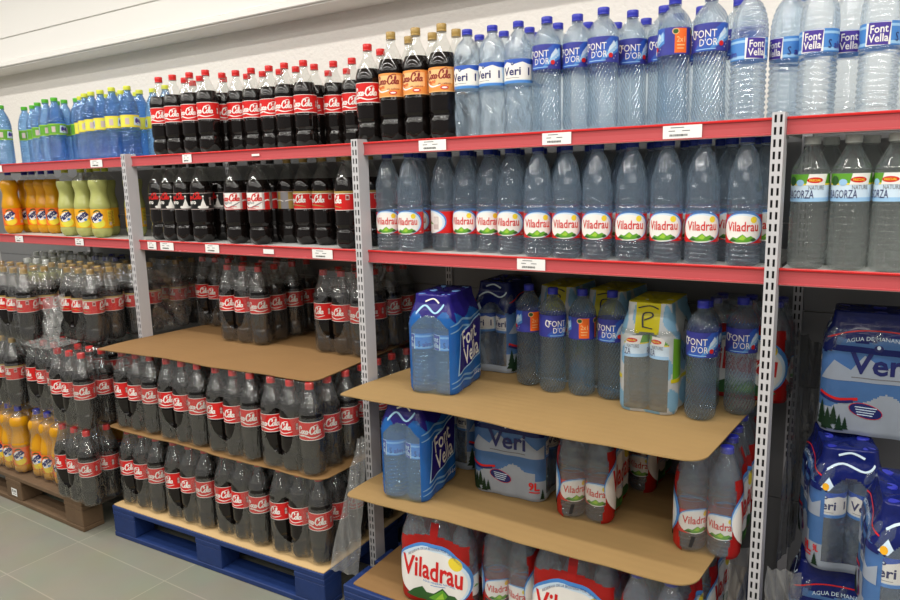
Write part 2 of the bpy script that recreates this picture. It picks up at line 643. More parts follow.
# wall plaster
M_wall = mat('wall_plaster', '#efeae3', 0.9, noise=0.015, nscale=5, bump=0.004, bscale=55)
M_bulk = mat('bulkhead_paint', '#f0ede8', 0.8)

# floor tiles 0.30 x 0.60
M_floor = bpy.data.materials.new('floor_tiles')
M_floor.use_nodes = True
nt = M_floor.node_tree
b = nt.nodes['Principled BSDF']
b.inputs['Roughness'].default_value = 0.38
tc = nt.nodes.new('ShaderNodeTexCoord')
mp = nt.nodes.new('ShaderNodeMapping')
mp.inputs['Location'].default_value = (0.14, 0.385, 0)
br = nt.nodes.new('ShaderNodeTexBrick')
br.offset = 0.0
br.inputs['Scale'].default_value = 1.0
br.inputs['Brick Width'].default_value = 0.60
br.inputs['Row Height'].default_value = 0.297
br.inputs['Mortar Size'].default_value = 0.0028
br.inputs['Mortar Smooth'].default_value = 0.3
br.inputs['Color1'].default_value = (*lin('#868579'), 1)
br.inputs['Color2'].default_value = (*lin('#828175'), 1)
br.inputs['Mortar'].default_value = (*lin('#9b9789'), 1)
no = nt.nodes.new('ShaderNodeTexNoise')
no.inputs['Scale'].default_value = 4
no.inputs['Detail'].default_value = 6
mx = nt.nodes.new('ShaderNodeMix')
mx.data_type = 'RGBA'
mx.blend_type = 'OVERLAY'
mx.inputs['Factor'].default_value = 0.16
nt.links.new(tc.outputs['Object'], mp.inputs['Vector'])
nt.links.new(mp.outputs[0], br.inputs['Vector'])
nt.links.new(tc.outputs['Object'], no.inputs['Vector'])
nt.links.new(br.outputs['Color'], mx.inputs['A'])
nt.links.new(no.outputs['Color'], mx.inputs['B'])
nt.links.new(mx.outputs['Result'], b.inputs['Base Color'])

# ------------------------------------------------------------------ the setting
ZT, Z2 = 1.6563, 1.2852          # tops of the two red rails
LB = 1.33                        # bay length
bm = bmesh.new(); bx(bm, -7, 4.5, -5.0, 0.60, -0.10, 0.0); struct(finish('floor', bm, M_floor))
bm = bmesh.new(); bx(bm, -7, 4.5, 0.60, 0.75, 0.0, 3.20); struct(finish('wall_back', bm, M_wall))
bm = bmesh.new(); bx(bm, -7, 4.5, -5.0, 0.75, 3.20, 3.30); struct(finish('ceiling', bm, M_bulk))
# boxed-in bulkhead along the wall with a small moulding at its lower edge and a seam higher up
bm = bmesh.new()
bx(bm, -7, 4.5, 0.435, 0.60, 2.255, 3.20)
struct(finish('trim_1', bm, M_bulk))
bm = bmesh.new()
bx(bm, -7, 4.5, 0.422, 0.435, 2.262, 2.290); bx(bm, -7, 4.5, 0.428, 0.435, 2.290, 2.297)
bevel(bm, 0.003, 1)
struct(finish('trim_2', bm, M_bulk))
bm = bmesh.new(); bx(bm, -7, 4.5, 0.427, 0.435, 2.425, 3.20); bevel(bm, 0.003, 2)
struct(finish('trim_3', bm, M_bulk))

# ------------------------------------------------------------------ shelving
def upright(x, label):
    o = empty('shelf_upright', (x, 0, 0))
    tag(o, label, 'upright', 'white slotted uprights')
    bm = bmesh.new()
    W, D, H = 0.01425, 0.055, ZT + 0.010
    xs = [-W, -0.0090, -0.0036, 0.0036, 0.0090, W]
    pitch, sh = 0.0292, 0.0185
    zs = [0.0]
    z = H - 0.006
    cuts = []
    while z > 0.03:
        cuts.append((z - sh, z)); z -= pitch
    allz = sorted({0.0, H} | {c for q in cuts for c in q})
    slot = {round(q[0], 5) for q in cuts}
    V = {}
    def vv(x_, y_, z_):
        k = (round(x_, 5), round(y_, 5), round(z_, 5))
        if k not in V:
            V[k] = bm.verts.new((x_, y_, z_))
        return V[k]
    for i in range(len(allz) - 1):
        for j in range(5):
            if j in (1, 3) and round(allz[i], 5) in slot:
                continue
            bm.faces.new((vv(xs[j], 0, allz[i]), vv(xs[j + 1], 0, allz[i]), vv(xs[j + 1], 0, allz[i + 1]), vv(xs[j], 0, allz[i + 1])))
    for s in (-1, 1):
        q = [(s * W, 0, 0), (s * W, D, 0), (s * W, D, H), (s * W, 0, H)]
        f = bm.faces.new([bm.verts.new(p) for p in (q if s > 0 else q[::-1])])
    bm.faces.new([bm.verts.new(p) for p in ((W, D, 0), (-W, D, 0), (-W, D, H), (W, D, H))]).material_index = 0
    bm.faces.new([bm.verts.new(p) for p in ((-W, 0, H), (W, 0, H), (W, D, H), (-W, D, H))])
    # near-black sheet stands in for the shade inside the hollow post
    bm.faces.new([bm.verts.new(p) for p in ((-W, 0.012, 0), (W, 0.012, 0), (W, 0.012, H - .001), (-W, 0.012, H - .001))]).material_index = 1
    finish('post', bm, [M_white, M_dark], o)
    bm = bmesh.new(); bx(bm, -0.02, 0.02, 0.0, 0.55, 0.0, 0.03); bevel(bm, 0.003, 1)
    finish('foot', bm, M_white, o)
    # the rear post of the same frame
    bm = bmesh.new()
    bx(bm, -W, W, 0.572, 0.597, 0.03, ZT + 0.01)
    z = ZT
    while z > 0.6:
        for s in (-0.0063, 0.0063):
            bx(bm, s - 0.0024, s + 0.0024, 0.5715, 0.5726, z - sh, z, 1)  # near-black blocks on the face paint the shade of the slots
        z -= pitch
    finish('rear_post', bm, [M_white, M_dark], o)
    return o


upright(-LB, 'white slotted shelf upright between the yellow lemonade and black-labelled cola, leftmost one')
upright(0.0, 'white slotted shelf upright in the middle, between cola shelves and water shelves')
upright(LB, 'white slotted shelf upright at the right, standing to the floor beside the dark film')
upright(-2 * LB, 'white slotted shelf upright past the left edge of the orangeade bottles')
upright(2 * LB, 'white slotted shelf upright at the far right end of the water bay')

for i, (x0, lab) in enumerate(((-3 * LB, 'at the left edge of the frame'), (-2 * LB, 'behind the lemonade and stacked packs at the left'), (-LB, 'behind the cola packs'), (0.0, 'behind the packs of water in the middle bay'), (LB, 'behind the snowy water packs at the right'))):
    bm = bmesh.new()
    for z0 in (0.03, 0.43, 0.83, 1.08, 1.36):
        z1 = {0.03: 0.43, 0.43: 0.83, 0.83: 1.08, 1.08: 1.36, 1.36: ZT + 0.01}[z0]
        bx(bm, x0 + 0.0155, x0 + LB - 0.0155, 0.586, 0.597, z0 + 0.0015, z1 - 0.0015)
    o = finish('back_panel', bm, M_panel)
    tag(o, 'grey steel back panel of the shelving ' + lab, 'panel', 'grey back panels')


def shelf(x0, ztop, label):
    o = empty('wall_shelf', (x0, 0, ztop))
    tag(o, label, 'shelf', 'red-fronted shelves')
    a, b_ = 0.0150, LB - 0.0150
    bm = bmesh.new()
    bx(bm, a, b_, 0.0560, 0.553, -0.024, -0.004)
    bx(bm, a + 0.002, b_ - 0.002, 0.036, 0.0560, -0.030, -0.004)
    bevel(bm, 0.0015, 1)
    finish('deck', bm, M_deck, o)
    # price rail: an extruded section with a proud top lip and foot
    pts = [(0.0365, 0.0), (0.0318, 0.0), (0.0300, -0.0025), (0.0300, -0.0060), (0.0335, -0.0072), (0.0345, -0.022), (0.0335, -0.0385), (0.0300, -0.0395), (0.0300, -0.0430), (0.0318, -0.0445), (0.0365, -0.0445)]
    bm = bmesh.new()
    r0 = [bm.verts.new((a, y, z)) for y, z in pts]
    r1 = [bm.verts.new((b_, y, z)) for y, z in pts]
    n = len(pts)
    for k in range(n):
        f = bm.faces.new((r0[k], r0[(k + 1) % n], r1[(k + 1) % n], r1[k]))
        f.material_index = 1 if k in (0, 1, 2) else (2 if k == 8 else 0)
    bm.faces.new(r0[::-1]); bm.faces.new(r1)
    bmesh.ops.recalc_face_normals(bm, faces=list(bm.faces))
    finish('price_rail', bm, [M_rail, M_lip, L_silver], o)
    for xx in (a, b_ - 0.003):
        bm = bmesh.new()
        bx(bm, xx, xx + 0.003, 0.0385, 0.30, -0.044, -0.0245)
        finish('bracket', bm, M_deck, o)
    return o


for x0, nm in ((-2 * LB, 'left bay under the {}'), (-LB, 'cola bay under the {}'), (0.0, 'middle water bay under the {}'), (LB, 'right bay under the {}')):
    k = {-2 * LB: ('blue bottles', 'orangeade and lemonade'), -LB: ('red-capped cola row', 'black and red labelled cola'), 0.0: ('tall clear water bottles', 'red-labelled water row'), LB: ('light-blue labelled water', 'green-labelled water')}[x0]
    shelf(x0, ZT, 'upper red-fronted steel shelf of the ' + nm.format(k[0]))
    shelf(x0, Z2, 'lower red-fronted steel shelf of the ' + nm.format(k[1]))


def price_tag(xc, ztop, wid, label, hei=0.036, bare=False):
    o = empty('price_tag', (xc, 0.0322, ztop - 0.0232))
    tag(o, label, 'price tag', 'paper price tags on the red rails')
    bm = bmesh.new()
    bx(bm, -wid / 2, wid / 2, -0.0022, -0.0016, -hei / 2, hei / 2)
    finish('paper', bm, M_paper, o)
    if not bare:
        a = Art()
        a.rect(-wid * 0.30, wid * 0.05, hei * 0.30, hei * 0.36, M_inkgrey, 1)
        a.rect(-wid * 0.35, -wid * 0.18, hei * 0.06, hei * 0.12, M_inkgrey, 1)
        a.rect(wid * 0.0, wid * 0.20, hei * 0.06, hei * 0.12, M_inkgrey, 1)
        x = -wid * 0.32
        rr = random.Random(int(xc * 1000))
        while x < wid * 0.14:
            ww = rr.choice((0.0008, 0.0014, 0.002))
            a.rect(x, x + ww, -hei * 0.30, -hei * 0.14, M_ink, 1)
            x += ww + rr.choice((0.0008, 0.0012))
        a.build('printing', lambda x, y, l: Vector((x, -0.0024 - l, y)), o, stepx=None)
    return o


PT = [(-2.50, ZT, 0.085, 'white price tag on the upper rail below the green-capped bottles'),
      (-1.586, ZT, 0.095, 'white price tag on the upper rail below the yellow-capped bottles'),
      (-0.930, ZT, 0.058, 'small white price tag on the upper rail below the first red-capped colas'),
      (0.301, ZT, 0.106, 'white price tag on the upper rail below the gold-capped colas'),
      (0.736, ZT, 0.091, 'white price tag on the upper rail, centre of the water bay'),
      (1.094, ZT, 0.101, 'white price tag on the upper rail below the tall violet-labelled water bottles'),
      (-2.372, Z2, 0.080, 'white price tag on the lower rail below the orangeade'),
      (-1.80, Z2, 0.072, 'white price tag on the lower rail below the lemonade'),
      (-1.223, Z2, 0.062, 'narrow price tag on the lower rail right next to the left upright'),
      (-1.117, Z2, 0.092, 'price tag on the lower rail second from the left upright, below black-labelled cola'),
      (-0.817, Z2, 0.086, 'white price tag on the lower rail below the silver-labelled cola'),
      (-0.202, Z2, 0.100, 'white price tag on the lower rail below the gold-edged cola, near the middle upright'),
      (0.652, Z2, 0.095, 'white price tag on the lower rail below the red-labelled water')]
for xc, zt, wd, lb in PT:
    price_tag(xc, zt, wd, lb)
price_tag(-0.484, Z2, 0.058, 'yellowed remnant of a torn tag on the lower rail', 0.018, True)
price_tag(-0.520, ZT, 0.042, 'faint torn tag remnant on the upper rail under the red-capped colas', 0.008, True)

# ------------------------------------------------------------------ bottles
PROTOS = []


def body_mesh(name, knots, mats, parent_name, n=36, mod=None, fill=None, step=0.006, base_cup=0.004):
    prof = smooth_prof([(z, r) for z, r in knots], step)
    bm = bmesh.new()
    rings = lathe(bm, prof, n, mod, (lambda z: (1 if fill is not None and z > fill else 0)))
    if fill is not None and len(mats) > 1:
        rr = [r for r, z in prof if z >= fill][0] * 0.985
        c = [bm.verts.new((rr * math.sin(2 * PI * i / n), -rr * math.cos(2 * PI * i / n), fill - 0.001)) for i in range(n)]
        bm.faces.new(c).material_index = 0
    return finish(name, bm, mats, None, smooth=True, sharp=50)


def cap_part(parent, r, z0, z1, mt):
    bm = bmesh.new()
    n = 36
    prof = [(r * 0.985, z0), (r * 1.02, z0 + 0.001), (r * 1.02, z0 + 0.004), (r * 0.97, z0 + 0.005), (r, z0 + 0.006), (r, z1 - 0.0022), (r * 0.93, z1 - 0.0004), (r * 0.55, z1)]
    def knurl(a, z, rr):
        return (0.00025 * math.cos(18 * a)) if z0 + 0.005 < z < z1 - 0.001 else 0.0
    lathe(bm, prof, n, knurl)
    o = finish('cap', bm, mt, parent, smooth=True, sharp=40)
    return o


def label_part(parent, art, rad, z0, fix=0.0):
    o = art.build('label', cyl_map(rad, z0), parent, stepx=rad * 0.21)
    if fix:
        o.rotation_euler = (0, 0, fix)
    return o


COLA = [(0, .026), (.004, .034), (.014, .0425), (.03, .0452), (.055, .0445), (.062, .0432), (.066, .0408), (.071, .0400), (.077, .0410), (.082, .0446), (.10, .0452), (.131, .0451), (.135, .0438), (.206, .0438), (.210, .0452), (.222, .0447), (.24, .0408), (.262, .0318), (.285, .0205), (.298, .0150), (.306, .0137), (.308, .0168), (.311, .0168), (.313, .0132), (.330, .0128)]


def feet(a, z, r):
    if z < 0.032:
        return 0.0045 * (math.cos(5 * a) - 1) * (1 - z / 0.032)
    if 0.064 < z < 0.078:
        return 0.0013 * math.cos(10 * a)
    return 0.0


def cola_label(kind):
    a = Art()
    r = .0442
    c = PI * r
    h = .067
    if kind == 'red':
        a.rect(-c, c, 0, h, L_red)
        a.rect(-c, c, 0, .0022, L_white, 1); a.rect(-c, c, h - .0018, h, L_white, 1)
        for x0 in (-.068, .068):
            cola_script(a, x0, .032, .092, L_white, 2)
            a.stroke([(x0 - .045, .012), (x0 - .02, .018), (x0 + .015, .010), (x0 + .05, .017)], .005, L_white, 2, taper=True)
        for x0 in (0.0, c - .006):
            a.rect(x0 - .006, x0 + .005, .022, .046, L_maroon, 1)
            a.ellipse(x0, .04, .0045, .006, L_silver, 2, 10); a.rect(x0 - .004, x0 + .004, .022, .033, L_silver, 2)
            a.text('+', x0 + .008, .055, .005, .005, L_white, 2)
    elif kind == 'gold':
        a.rect(-c, c, 0, h + .004, L_orangegold)
        a.rect(-c, c, 0, .002, L_paleorange, 1)
        for x0 in (-.068, .068):
            a.poly([(x0 - .05, .006), (x0 + .05, .012), (x0 + .05, .064), (x0 - .05, .064)], L_paleorange, 1)
            a.poly([(x0 - .05, .006), (x0 + .05, .012), (x0 + .05, .024), (x0 - .01, .020), (x0 - .05, .030)], L_orangegold, 2)
            cola_script(a, x0, .046, .085, L_maroon, 3)
            a.text('light', x0 - .02, .028, .030, .012, L_orange, 4, bold=.02, shear=.3)
            a.text('sin cafeína', x0 + .022, .024, .040, .006, L_maroon, 4, shear=.2)
            a.ellipse(x0 + .022, .012, .013, .0055, L_red, 4, 14); a.ellipse(x0 + .022, .012, .009, .0028, L_white, 5, 12)
            a.stroke([(x0 - .048, .030), (x0 - .02, .016), (x0 + .01, .020)], .006, L_white, 3, taper=True)
        for x0 in (0.0,):
            a.rect(x0 - .010, x0 + .010, .008, .060, L_paleorange, 1)
            for k in range(8):
                a.rect(x0 - .008 + k * .002, x0 - .0072 + k * .002, .014, .040, L_brown, 2)
    elif kind == 'zero':
        a.rect(-c, c, 0, h, L_black)
        a.rect(-c, c, 0, .0018, L_silver, 1); a.rect(-c, c, h - .0018, h, L_silver, 1)
        for x0 in (-.068, .068):
            cola_script(a, x0 - .012, .050, .080, L_red, 2)
            cola_script(a, x0 - .012, .0505, .080, L_red, 2, swash=False)
            a.text('zero', x0 - .018, .028, .044, .013, L_white, 3, bold=.03)
            # white snowy peak with a little star above
            a.poly([(x0 + .014, .004), (x0 + .050, .004), (x0 + .044, .012), (x0 + .040, .022), (x0 + .036, .034), (x0 + .0325, .048), (x0 + .029, .036), (x0 + .024, .024), (x0 + .021, .014)], L_white, 4)
            a.ellipse(x0 + .0325, .053, .0035, .0045, L_white, 4, 8)
            a.ellipse(x0 + .020, .010, .010, .005, L_white, 4, 10); a.ellipse(x0 + .046, .009, .008, .004, L_white, 4, 10)
        a.rect(-.010, -.001, .018, .048, L_silver, 1)
        for k in range(4):
            a.rect(-.009 + k * .0022, -.0078 + k * .0022, .020, .046, L_black, 2)
        a.rect(.002, .011, .040, .047, L_red, 1)
    elif kind == 'light':
        a.rect(-c, c, 0, h, L_silver)
        a.rect(-c, c, 0, .002, L_red, 1); a.rect(-c, c, h - .002, h, L_grey, 1)
        for x0 in (-.068, .068):
            a.rect(x0 - .045, x0 + .045, .002, h - .002, L_white, 1)
            cola_script(a, x0, .042, .090, L_red, 2); cola_script(a, x0, .0425, .090, L_red, 2, swash=False)
            a.text('light', x0 - .006, .026, .045, .014, L_grey, 3, bold=.02, shear=.2)
            a.stroke([(x0 - .045, .028), (x0 - .02, .010), (x0 + .02, .006)], .006, L_red, 3, taper=True)
            a.stroke([(x0 + .045, .030), (x0 + .01, .012), (x0 - .02, .006)], .006, L_grey, 3, taper=True)
            a.text('light', x0 + .02, .012, .024, .006, L_red, 4, bold=.03)
        for x0 in (0.0, c - .012):
            a.rect(x0 - .013, x0 + .013, .002, h - .002, L_red, 1)
            a.stroke([(x0 - .013, .034), (x0, .037), (x0 + .013, .034)], .006, L_white, 2)
            a.rect(x0 - .016, x0 - .013, .004, .060, L_grey, 2)
    elif kind == 'gold_grey':
        a.rect(-c, c, 0, h, L_grey)
        for x0 in (-.07, -.02, .03, .08):
            a.rect(x0, x0 + .018, 0, h, L_gold, 1)
            a.stroke([(x0 - .012, .03), (x0 + .01, .034), (x0 + .03, .029)], .004, L_white, 2)
        a.rect(-c, c, h - .002, h, L_silver, 2)
    elif kind == 'free':
        a.rect(-c, c, 0, h, L_red)
        a.rect(-c, c, h - .008, h, L_gold, 1); a.rect(-c, c, h - .010, h - .008, L_white, 2); a.rect(-c, c, 0, .0018, L_white, 1)
        for x0 in (-.068, .068):
            cola_script(a, x0, .034, .092, L_white, 2)
            a.stroke([(x0 - .04, .012), (x0, .016), (x0 + .045, .010)], .005, L_gold, 2, taper=True)
        a.rect(-.007, .006, .036, .054, L_silver, 1); a.rect(-.005, .004, .040, .050, L_maroon, 2)
    return a


M_COLA_BODY = None


def new_bottle(name, body, cap_mat, art, lab_r, lab_z, cap):
    b = bpy.data.objects.new(name, body)
    COL.objects.link(b)
    cap_part(b, cap[0], cap[1], cap[2], cap_mat)
    if art:
        label_part(b, art, lab_r, lab_z)
    PROTOS.append(b)
    return b


def take_mesh(o):
    me = o.data
    bpy.data.objects.remove(o)
    return me


ME_COLA = take_mesh(body_mesh('cola_body', [(z, r) for z, r in COLA], [M_cola, M_pet], None, 40, feet, fill=.252))
cola = {}
for k, cm in (('red', M_capred), ('gold', M_capgold), ('zero', M_capblack), ('light', M_capblack), ('gold_grey', M_capgold), ('free', M_capgold)):
    cola[k] = new_bottle('cola_bottle', ME_COLA, cm, cola_label(k), .0442, .1365, (.0155, .312, .335))

# red and white hill label water
RW = [(0, .030), (.003, .036), (.010, .0425), (.018, .0442), (.055, .0440), (.057, .0432), (.126, .0432), (.129, .0444), (.141, .0446), (.147, .0425), (.153, .0423), (.160, .0446), (.185, .0443), (.212, .0426), (.240, .0376), (.264, .0292), (.281, .0200), (.289, .0152), (.291, .0178), (.295, .0178), (.297, .0150), (.310, .0145)]


def rw_mod(a, z, r):
    if 0.012 < z < 0.054:
        return 0.0015 * (math.sin(z * 2 * PI / .0115 + 0.5 * math.sin(3 * a)) - 0.7)
    if 0.163 < z < 0.275:
        return 0.0019 * (math.sin(5 * a + 70 * z) - 0.8) * math.sin((z - .163) / .112 * PI) + 0.0007 * (math.sin(3 * a - 150 * z) - 1)
    return 0.0


def red_white_label():
    a = Art()
    r = .0436; c = PI * r; h = .068
    a.rect(-c, c, 0, h, L_red)
    for x0 in (-.002, c - .002):
        for xx in ((x0,) if abs(x0) < .1 else (x0, x0 - 2 * c)):
            a.ellipse(xx + .002, .037, .058, .038, L_midblue, 1, 28)
            a.ellipse(xx + .000, .035, .055, .036, L_pale, 2, 28)
            a.ellipse(xx - .004, .033, .050, .034, L_white, 3, 28)
            if abs(x0) < .1:
                a.ellipse(xx + .026, .056, .0085, .008, L_yellow, 4, 12)
                a.text('Viladrau', xx - .001, .040, .080, .023, L_red, 6, bold=.012)
                a.poly([(xx - .036, .006), (xx - .024, .015), (xx - .014, .012), (xx, .022), (xx + .010, .014), (xx + .020, .018), (xx + .034, .008), (xx + .012, .003), (xx - .012, .002)], L_green, 5)
                a.poly([(xx - .010, .010), (xx, .020), (xx + .008, .013), (xx + .002, .007)], L_lgreen, 6)
                a.poly([(xx - .036, .006), (xx - .026, .012), (xx - .014, .006), (xx - .022, .003)], L_dgreen, 6)
                a.poly([(xx + .018, .009), (xx + .028, .014), (xx + .035, .008), (xx + .024, .004)], L_dgreen, 6)
                a.text('1,5L', xx + .051, .007, .010, .005, L_white, 4)
            else:
                a.poly([(xx - .018, .030), (xx - .008, .038), (xx + .004, .033), (xx + .014, .028)], L_green, 4)
                a.rect(xx + .012, xx + .032, .012, .052, L_silver, 4)
                for k in range(8):
                    a.rect(xx + .013 + k * .0022, xx + .0142 + k * .0022, .028, .050, L_white, 5)
    return a


ME = take_mesh(body_mesh('water_body', RW, [M_w_clear], None, 44, rw_mod, step=.0028))
water_rw = new_bottle('water_bottle', ME, M_capnavy, red_white_label(), .0436, .0575, (.0178, .296, .314))
water_rw_pale = new_bottle('water_bottle', ME, M_capblue, red_white_label(), .0436, .0575, (.0178, .296, .314))

# dark-blue lettered snow label water
VE = [(0, .030), (.003, .036), (.010, .0415), (.02, .0432), (.135, .0430), (.140, .0412), (.146, .0425), (.149, .0425), (.219, .0425), (.222, .0434), (.240, .0428), (.262, .0392), (.282, .0318), (.296, .0220), (.304, .0155), (.308, .0138), (.310, .0166), (.313, .0166), (.315, .0132), (.326, .0128)]


def ve_mod(a, z, r):
    if 0.02 < z < 0.135:
        return 0.0026 * (math.sin(6 * a + 75 * z + 0.9 * math.sin(60 * z)) - 0.7) * math.sin((z - .02) / .115 * PI)
    if 0.225 < z < 0.29:
        return 0.0019 * math.sin(7 * a - 90 * z)
    return 0.0


def snow_label():
    a = Art()
    r = .0430; c = PI * r; h = .069
    a.rect(-c, c, 0, h, L_pale)
    a.rect(-c, c, 0, .008, L_midblue, 1); a.rect(-c, c, h - .015, h, L_blue, 1)
    for x0 in (-.068, .068):
        a.poly([(x0 - .055, .010), (x0 + .055, .010), (x0 + .05, .05), (x0 + .02, .060), (x0 - .005, .054), (x0 - .03, .062), (x0 - .05, .052)], L_white, 2)
        a.text('Veri', x0 - .014, .034, .058, .024, L_navy, 4, bold=.022)
        a.ellipse(x0 - .010, .055, .005, .0045, L_navy, 4, 10); a.ellipse(x0 - .010, .056, .002, .0022, L_pale, 5, 8)
        a.text('1', x0 + .040, .033, .005, .022, L_navy, 4, bold=.03)
        a.rect(x0 - .036, x0 + .010, .0145, .0158, M_inkgrey, 4)
    return a


ME = take_mesh(body_mesh('water_body', VE, [M_w_clear], None, 48, ve_mod, step=.004))
water_snow = new_bottle('water_bottle', ME, M_capblue, snow_label(), .0430, .1495, (.0163, .313, .331))

# slim ribbed water with the violet-blue label
FD = [(0, .029), (.004, .036), (.012, .0410), (.028, .0430), (.044, .0424), (.049, .0412), (.055, .0420), (.115, .0408), (.172, .0420), (.179, .0430), (.181, .0424), (.251, .0424), (.254, .0432), (.268, .0412), (.283, .0345), (.295, .0255), (.303, .0172), (.307, .0140), (.309, .0168), (.312, .0168), (.314, .0132), (.327, .0128)]


def violet_label():
    a = Art()
    r = .0429; c = PI * r; h = .069
    a.rect(-c, c, 0, h, L_violet)
    for x0 in (-.001,):
        a.poly([(x0 - .030, 0), (x0 + .012, 0), (x0 + .062, .046), (x0 + .062, h), (x0 + .036, h), (x0 - .040, .006)], L_blue, 1)
        a.poly([(x0 + .004, .002), (x0 + .062, .030), (x0 + .062, .056), (x0 + .020, .030)], L_midblue, 2)
        a.poly([(x0 + .016, .012), (x0 + .060, .038), (x0 + .058, .060), (x0 + .034, .040)], L_sky, 3)
        a.poly([(x0 + .026, .026), (x0 + .052, .046), (x0 + .044, .058), (x0 + .030, .040)], L_pale, 4)
        a.text('FONT', x0 - .006, .043, .056, .019, L_white, 6)
        a.text("D'OR", x0 + .002, .022, .044, .018, L_white, 6)
        a.stroke([(x0 - .030, .046), (x0 - .040, .054), (x0 - .044, .040), (x0 - .034, .032)], .0028, L_white, 6)
        a.ellipse(x0 + .034, .018, .0065, .0065, L_red, 7, 14)
        a.rect(x0 - .03, x0 + .02, .004, .006, L_sky, 5)
        for k in range(7):
            a.ellipse(x0 + .044 + .006 * math.sin(k * 2.1), .010 + .007 * k, .0016, .0016, L_white, 6, 6)
    for x0 in (.104, -.112):
        a.rect(x0 - .016, x0 + .016, .004, h - .003, L_orange, 2)
        a.text('2x1', x0, .038, .022, .014, L_paleorange, 4, bold=.01)
        a.rect(x0 - .010, x0 + .010, .022, .025, L_paleorange, 4); a.rect(x0 - .010, x0 + .008, .014, .0165, L_paleorange, 4)
        a.ellipse(x0 - .014, .058, .009, .008, L_paleorange, 3, 14); a.ellipse(x0 - .014, .058, .007, .006, L_dgreen, 4, 12)
    return a


ME_FD = take_mesh(body_mesh('water_body', FD, [M_w_diag], None, 44, None, step=.005))
water_violet = new_bottle('water_bottle', ME_FD, M_capblue, violet_label(), .0429, .1815, (.0163, .313, .333))

# rippled water with the light-blue band
FV = [(0, .030), (.003, .037), (.010, .0425), (.020, .0440), (.147, .0438), (.150, .0430), (.204, .0430), (.207, .0442), (.230, .0436), (.258, .0394), (.284, .0300), (.298, .0195), (.305, .0140), (.308, .0168), (.311, .0168), (.313, .0132), (.326, .0128)]


def fv_mod(a, z, r):
    if 0.018 < z < 0.144:
        return 0.0019 * (math.sin(z * 2 * PI / .0135 + 1.3 * math.cos(2 * a + .4)) - 0.8)
    if 0.212 < z < 0.29:
        return 0.0008 * math.sin(z * 2 * PI / .013 + math.cos(2 * a))
    return 0.0


def band_label():
    a = Art()
    r = .0436; c = PI * r; h = .053
    a.rect(-c, c, 0, h, L_midblue)
    a.rect(-c, c, .003, .010, L_sky, 1); a.rect(-c, c, h - .012, h - .006, L_sky, 1)
    for x0 in (-.066, .066):
        a.rect(x0 - .027, x0 + .025, .001, h - .001, L_white, 2)
        a.poly([(x0 - .024, .004), (x0 + .020, .001), (x0 + .024, h - .003), (x0 - .021, h - .001)], L_purple, 3)
        a.text('Font', x0 + .001, .037, .036, .018, L_white, 5, bold=.015)
        a.text('Vella', x0 + .000, .017, .040, .018, L_white, 5, bold=.015)
        a.text('S', x0 + .040, .018, .008, .020, L_navy, 4)
    for x0 in (0.0, -.129):
        a.text('alm', x0, .016, .030, .017, L_purple, 3, bold=.01)
    return a


ME_FV = take_mesh(body_mesh('water_body', FV, [M_w_clear], None, 44, fv_mod, step=.0030))
water_band = new_bottle('water_bottle', ME_FV, M_caplight, band_label(), .0435, .1505, (.0165, .312, .332))

# blue flavoured drink, green or yellow band
LV = [(0, .028), (.004, .035), (.012, .0395), (.02, .0410), (.134, .0408), (.138, .0398), (.193, .0398), (.197, .0410), (.215, .0405), (.245, .0350), (.275, .0245), (.292, .0160), (.299, .0138), (.301, .0162), (.304, .0162), (.306, .0130), (.318, .0126)]


def lv_mod(a, z, r):
    if 0.016 < z < 0.134 or 0.2 < z < 0.27:
        return 0.0020 * math.sin(z * 2 * PI / .0125 + 1.2 * math.cos(3 * a))
    return 0.0


def juice_band(bg, edge):
    a = Art()
    r = .0403; c = PI * r; h = .054
    a.rect(-c, c, 0, h, bg)
    a.rect(-c, c, 0, .004, edge, 1); a.rect(-c, c, h - .004, h, edge, 1)
    for x0 in (-.062, .062):
        a.poly([(x0 - .034, .010), (x0 + .020, .006), (x0 + .022, .042), (x0 - .030, .046)], L_pale, 2)
        a.ellipse(x0 - .018, .027, .009, .014, L_purple, 3, 12)
        a.ellipse(x0 - .001, .026, .008, .012, L_purple, 3, 12)
        a.rect(x0 + .009, x0 + .016, .014, .038, L_purple, 3)
        a.stroke([(x0 - .026, .014), (x0 - .01, .02), (x0 + .012, .012)], .003, L_white, 4)
    a.rect(-.008, .010, .012, .040, L_silver, 2)
    return a


ME = take_mesh(body_mesh('flavoured_body', LV, [M_w_blue], None, 40, lv_mod, step=.0030))
drink_green = new_bottle('flavoured_water_bottle', ME, M_capgreen, juice_band(L_green, L_lgreen), .0402, .1385, (.0160, .304, .323))
drink_yellow = new_bottle('flavoured_water_bottle', ME, M_capyellow, juice_band(L_lemon, L_yellow), .0402, .1385, (.0160, .304, .323))

# waisted fizzy orange / lemon
FA = [(0, .027), (.004, .035), (.016, .0435), (.03, .0460), (.041, .0460), (.045, .0451), (.137, .0451), (.142, .0466), (.156, .0460), (.176, .0420), (.196, .0376), (.212, .0362), (.228, .0386), (.246, .0434), (.262, .0440), (.276, .0400), (.289, .0290), (.298, .0185), (.306, .0140), (.308, .0168), (.311, .0168), (.313, .0132), (.330, .0128)]


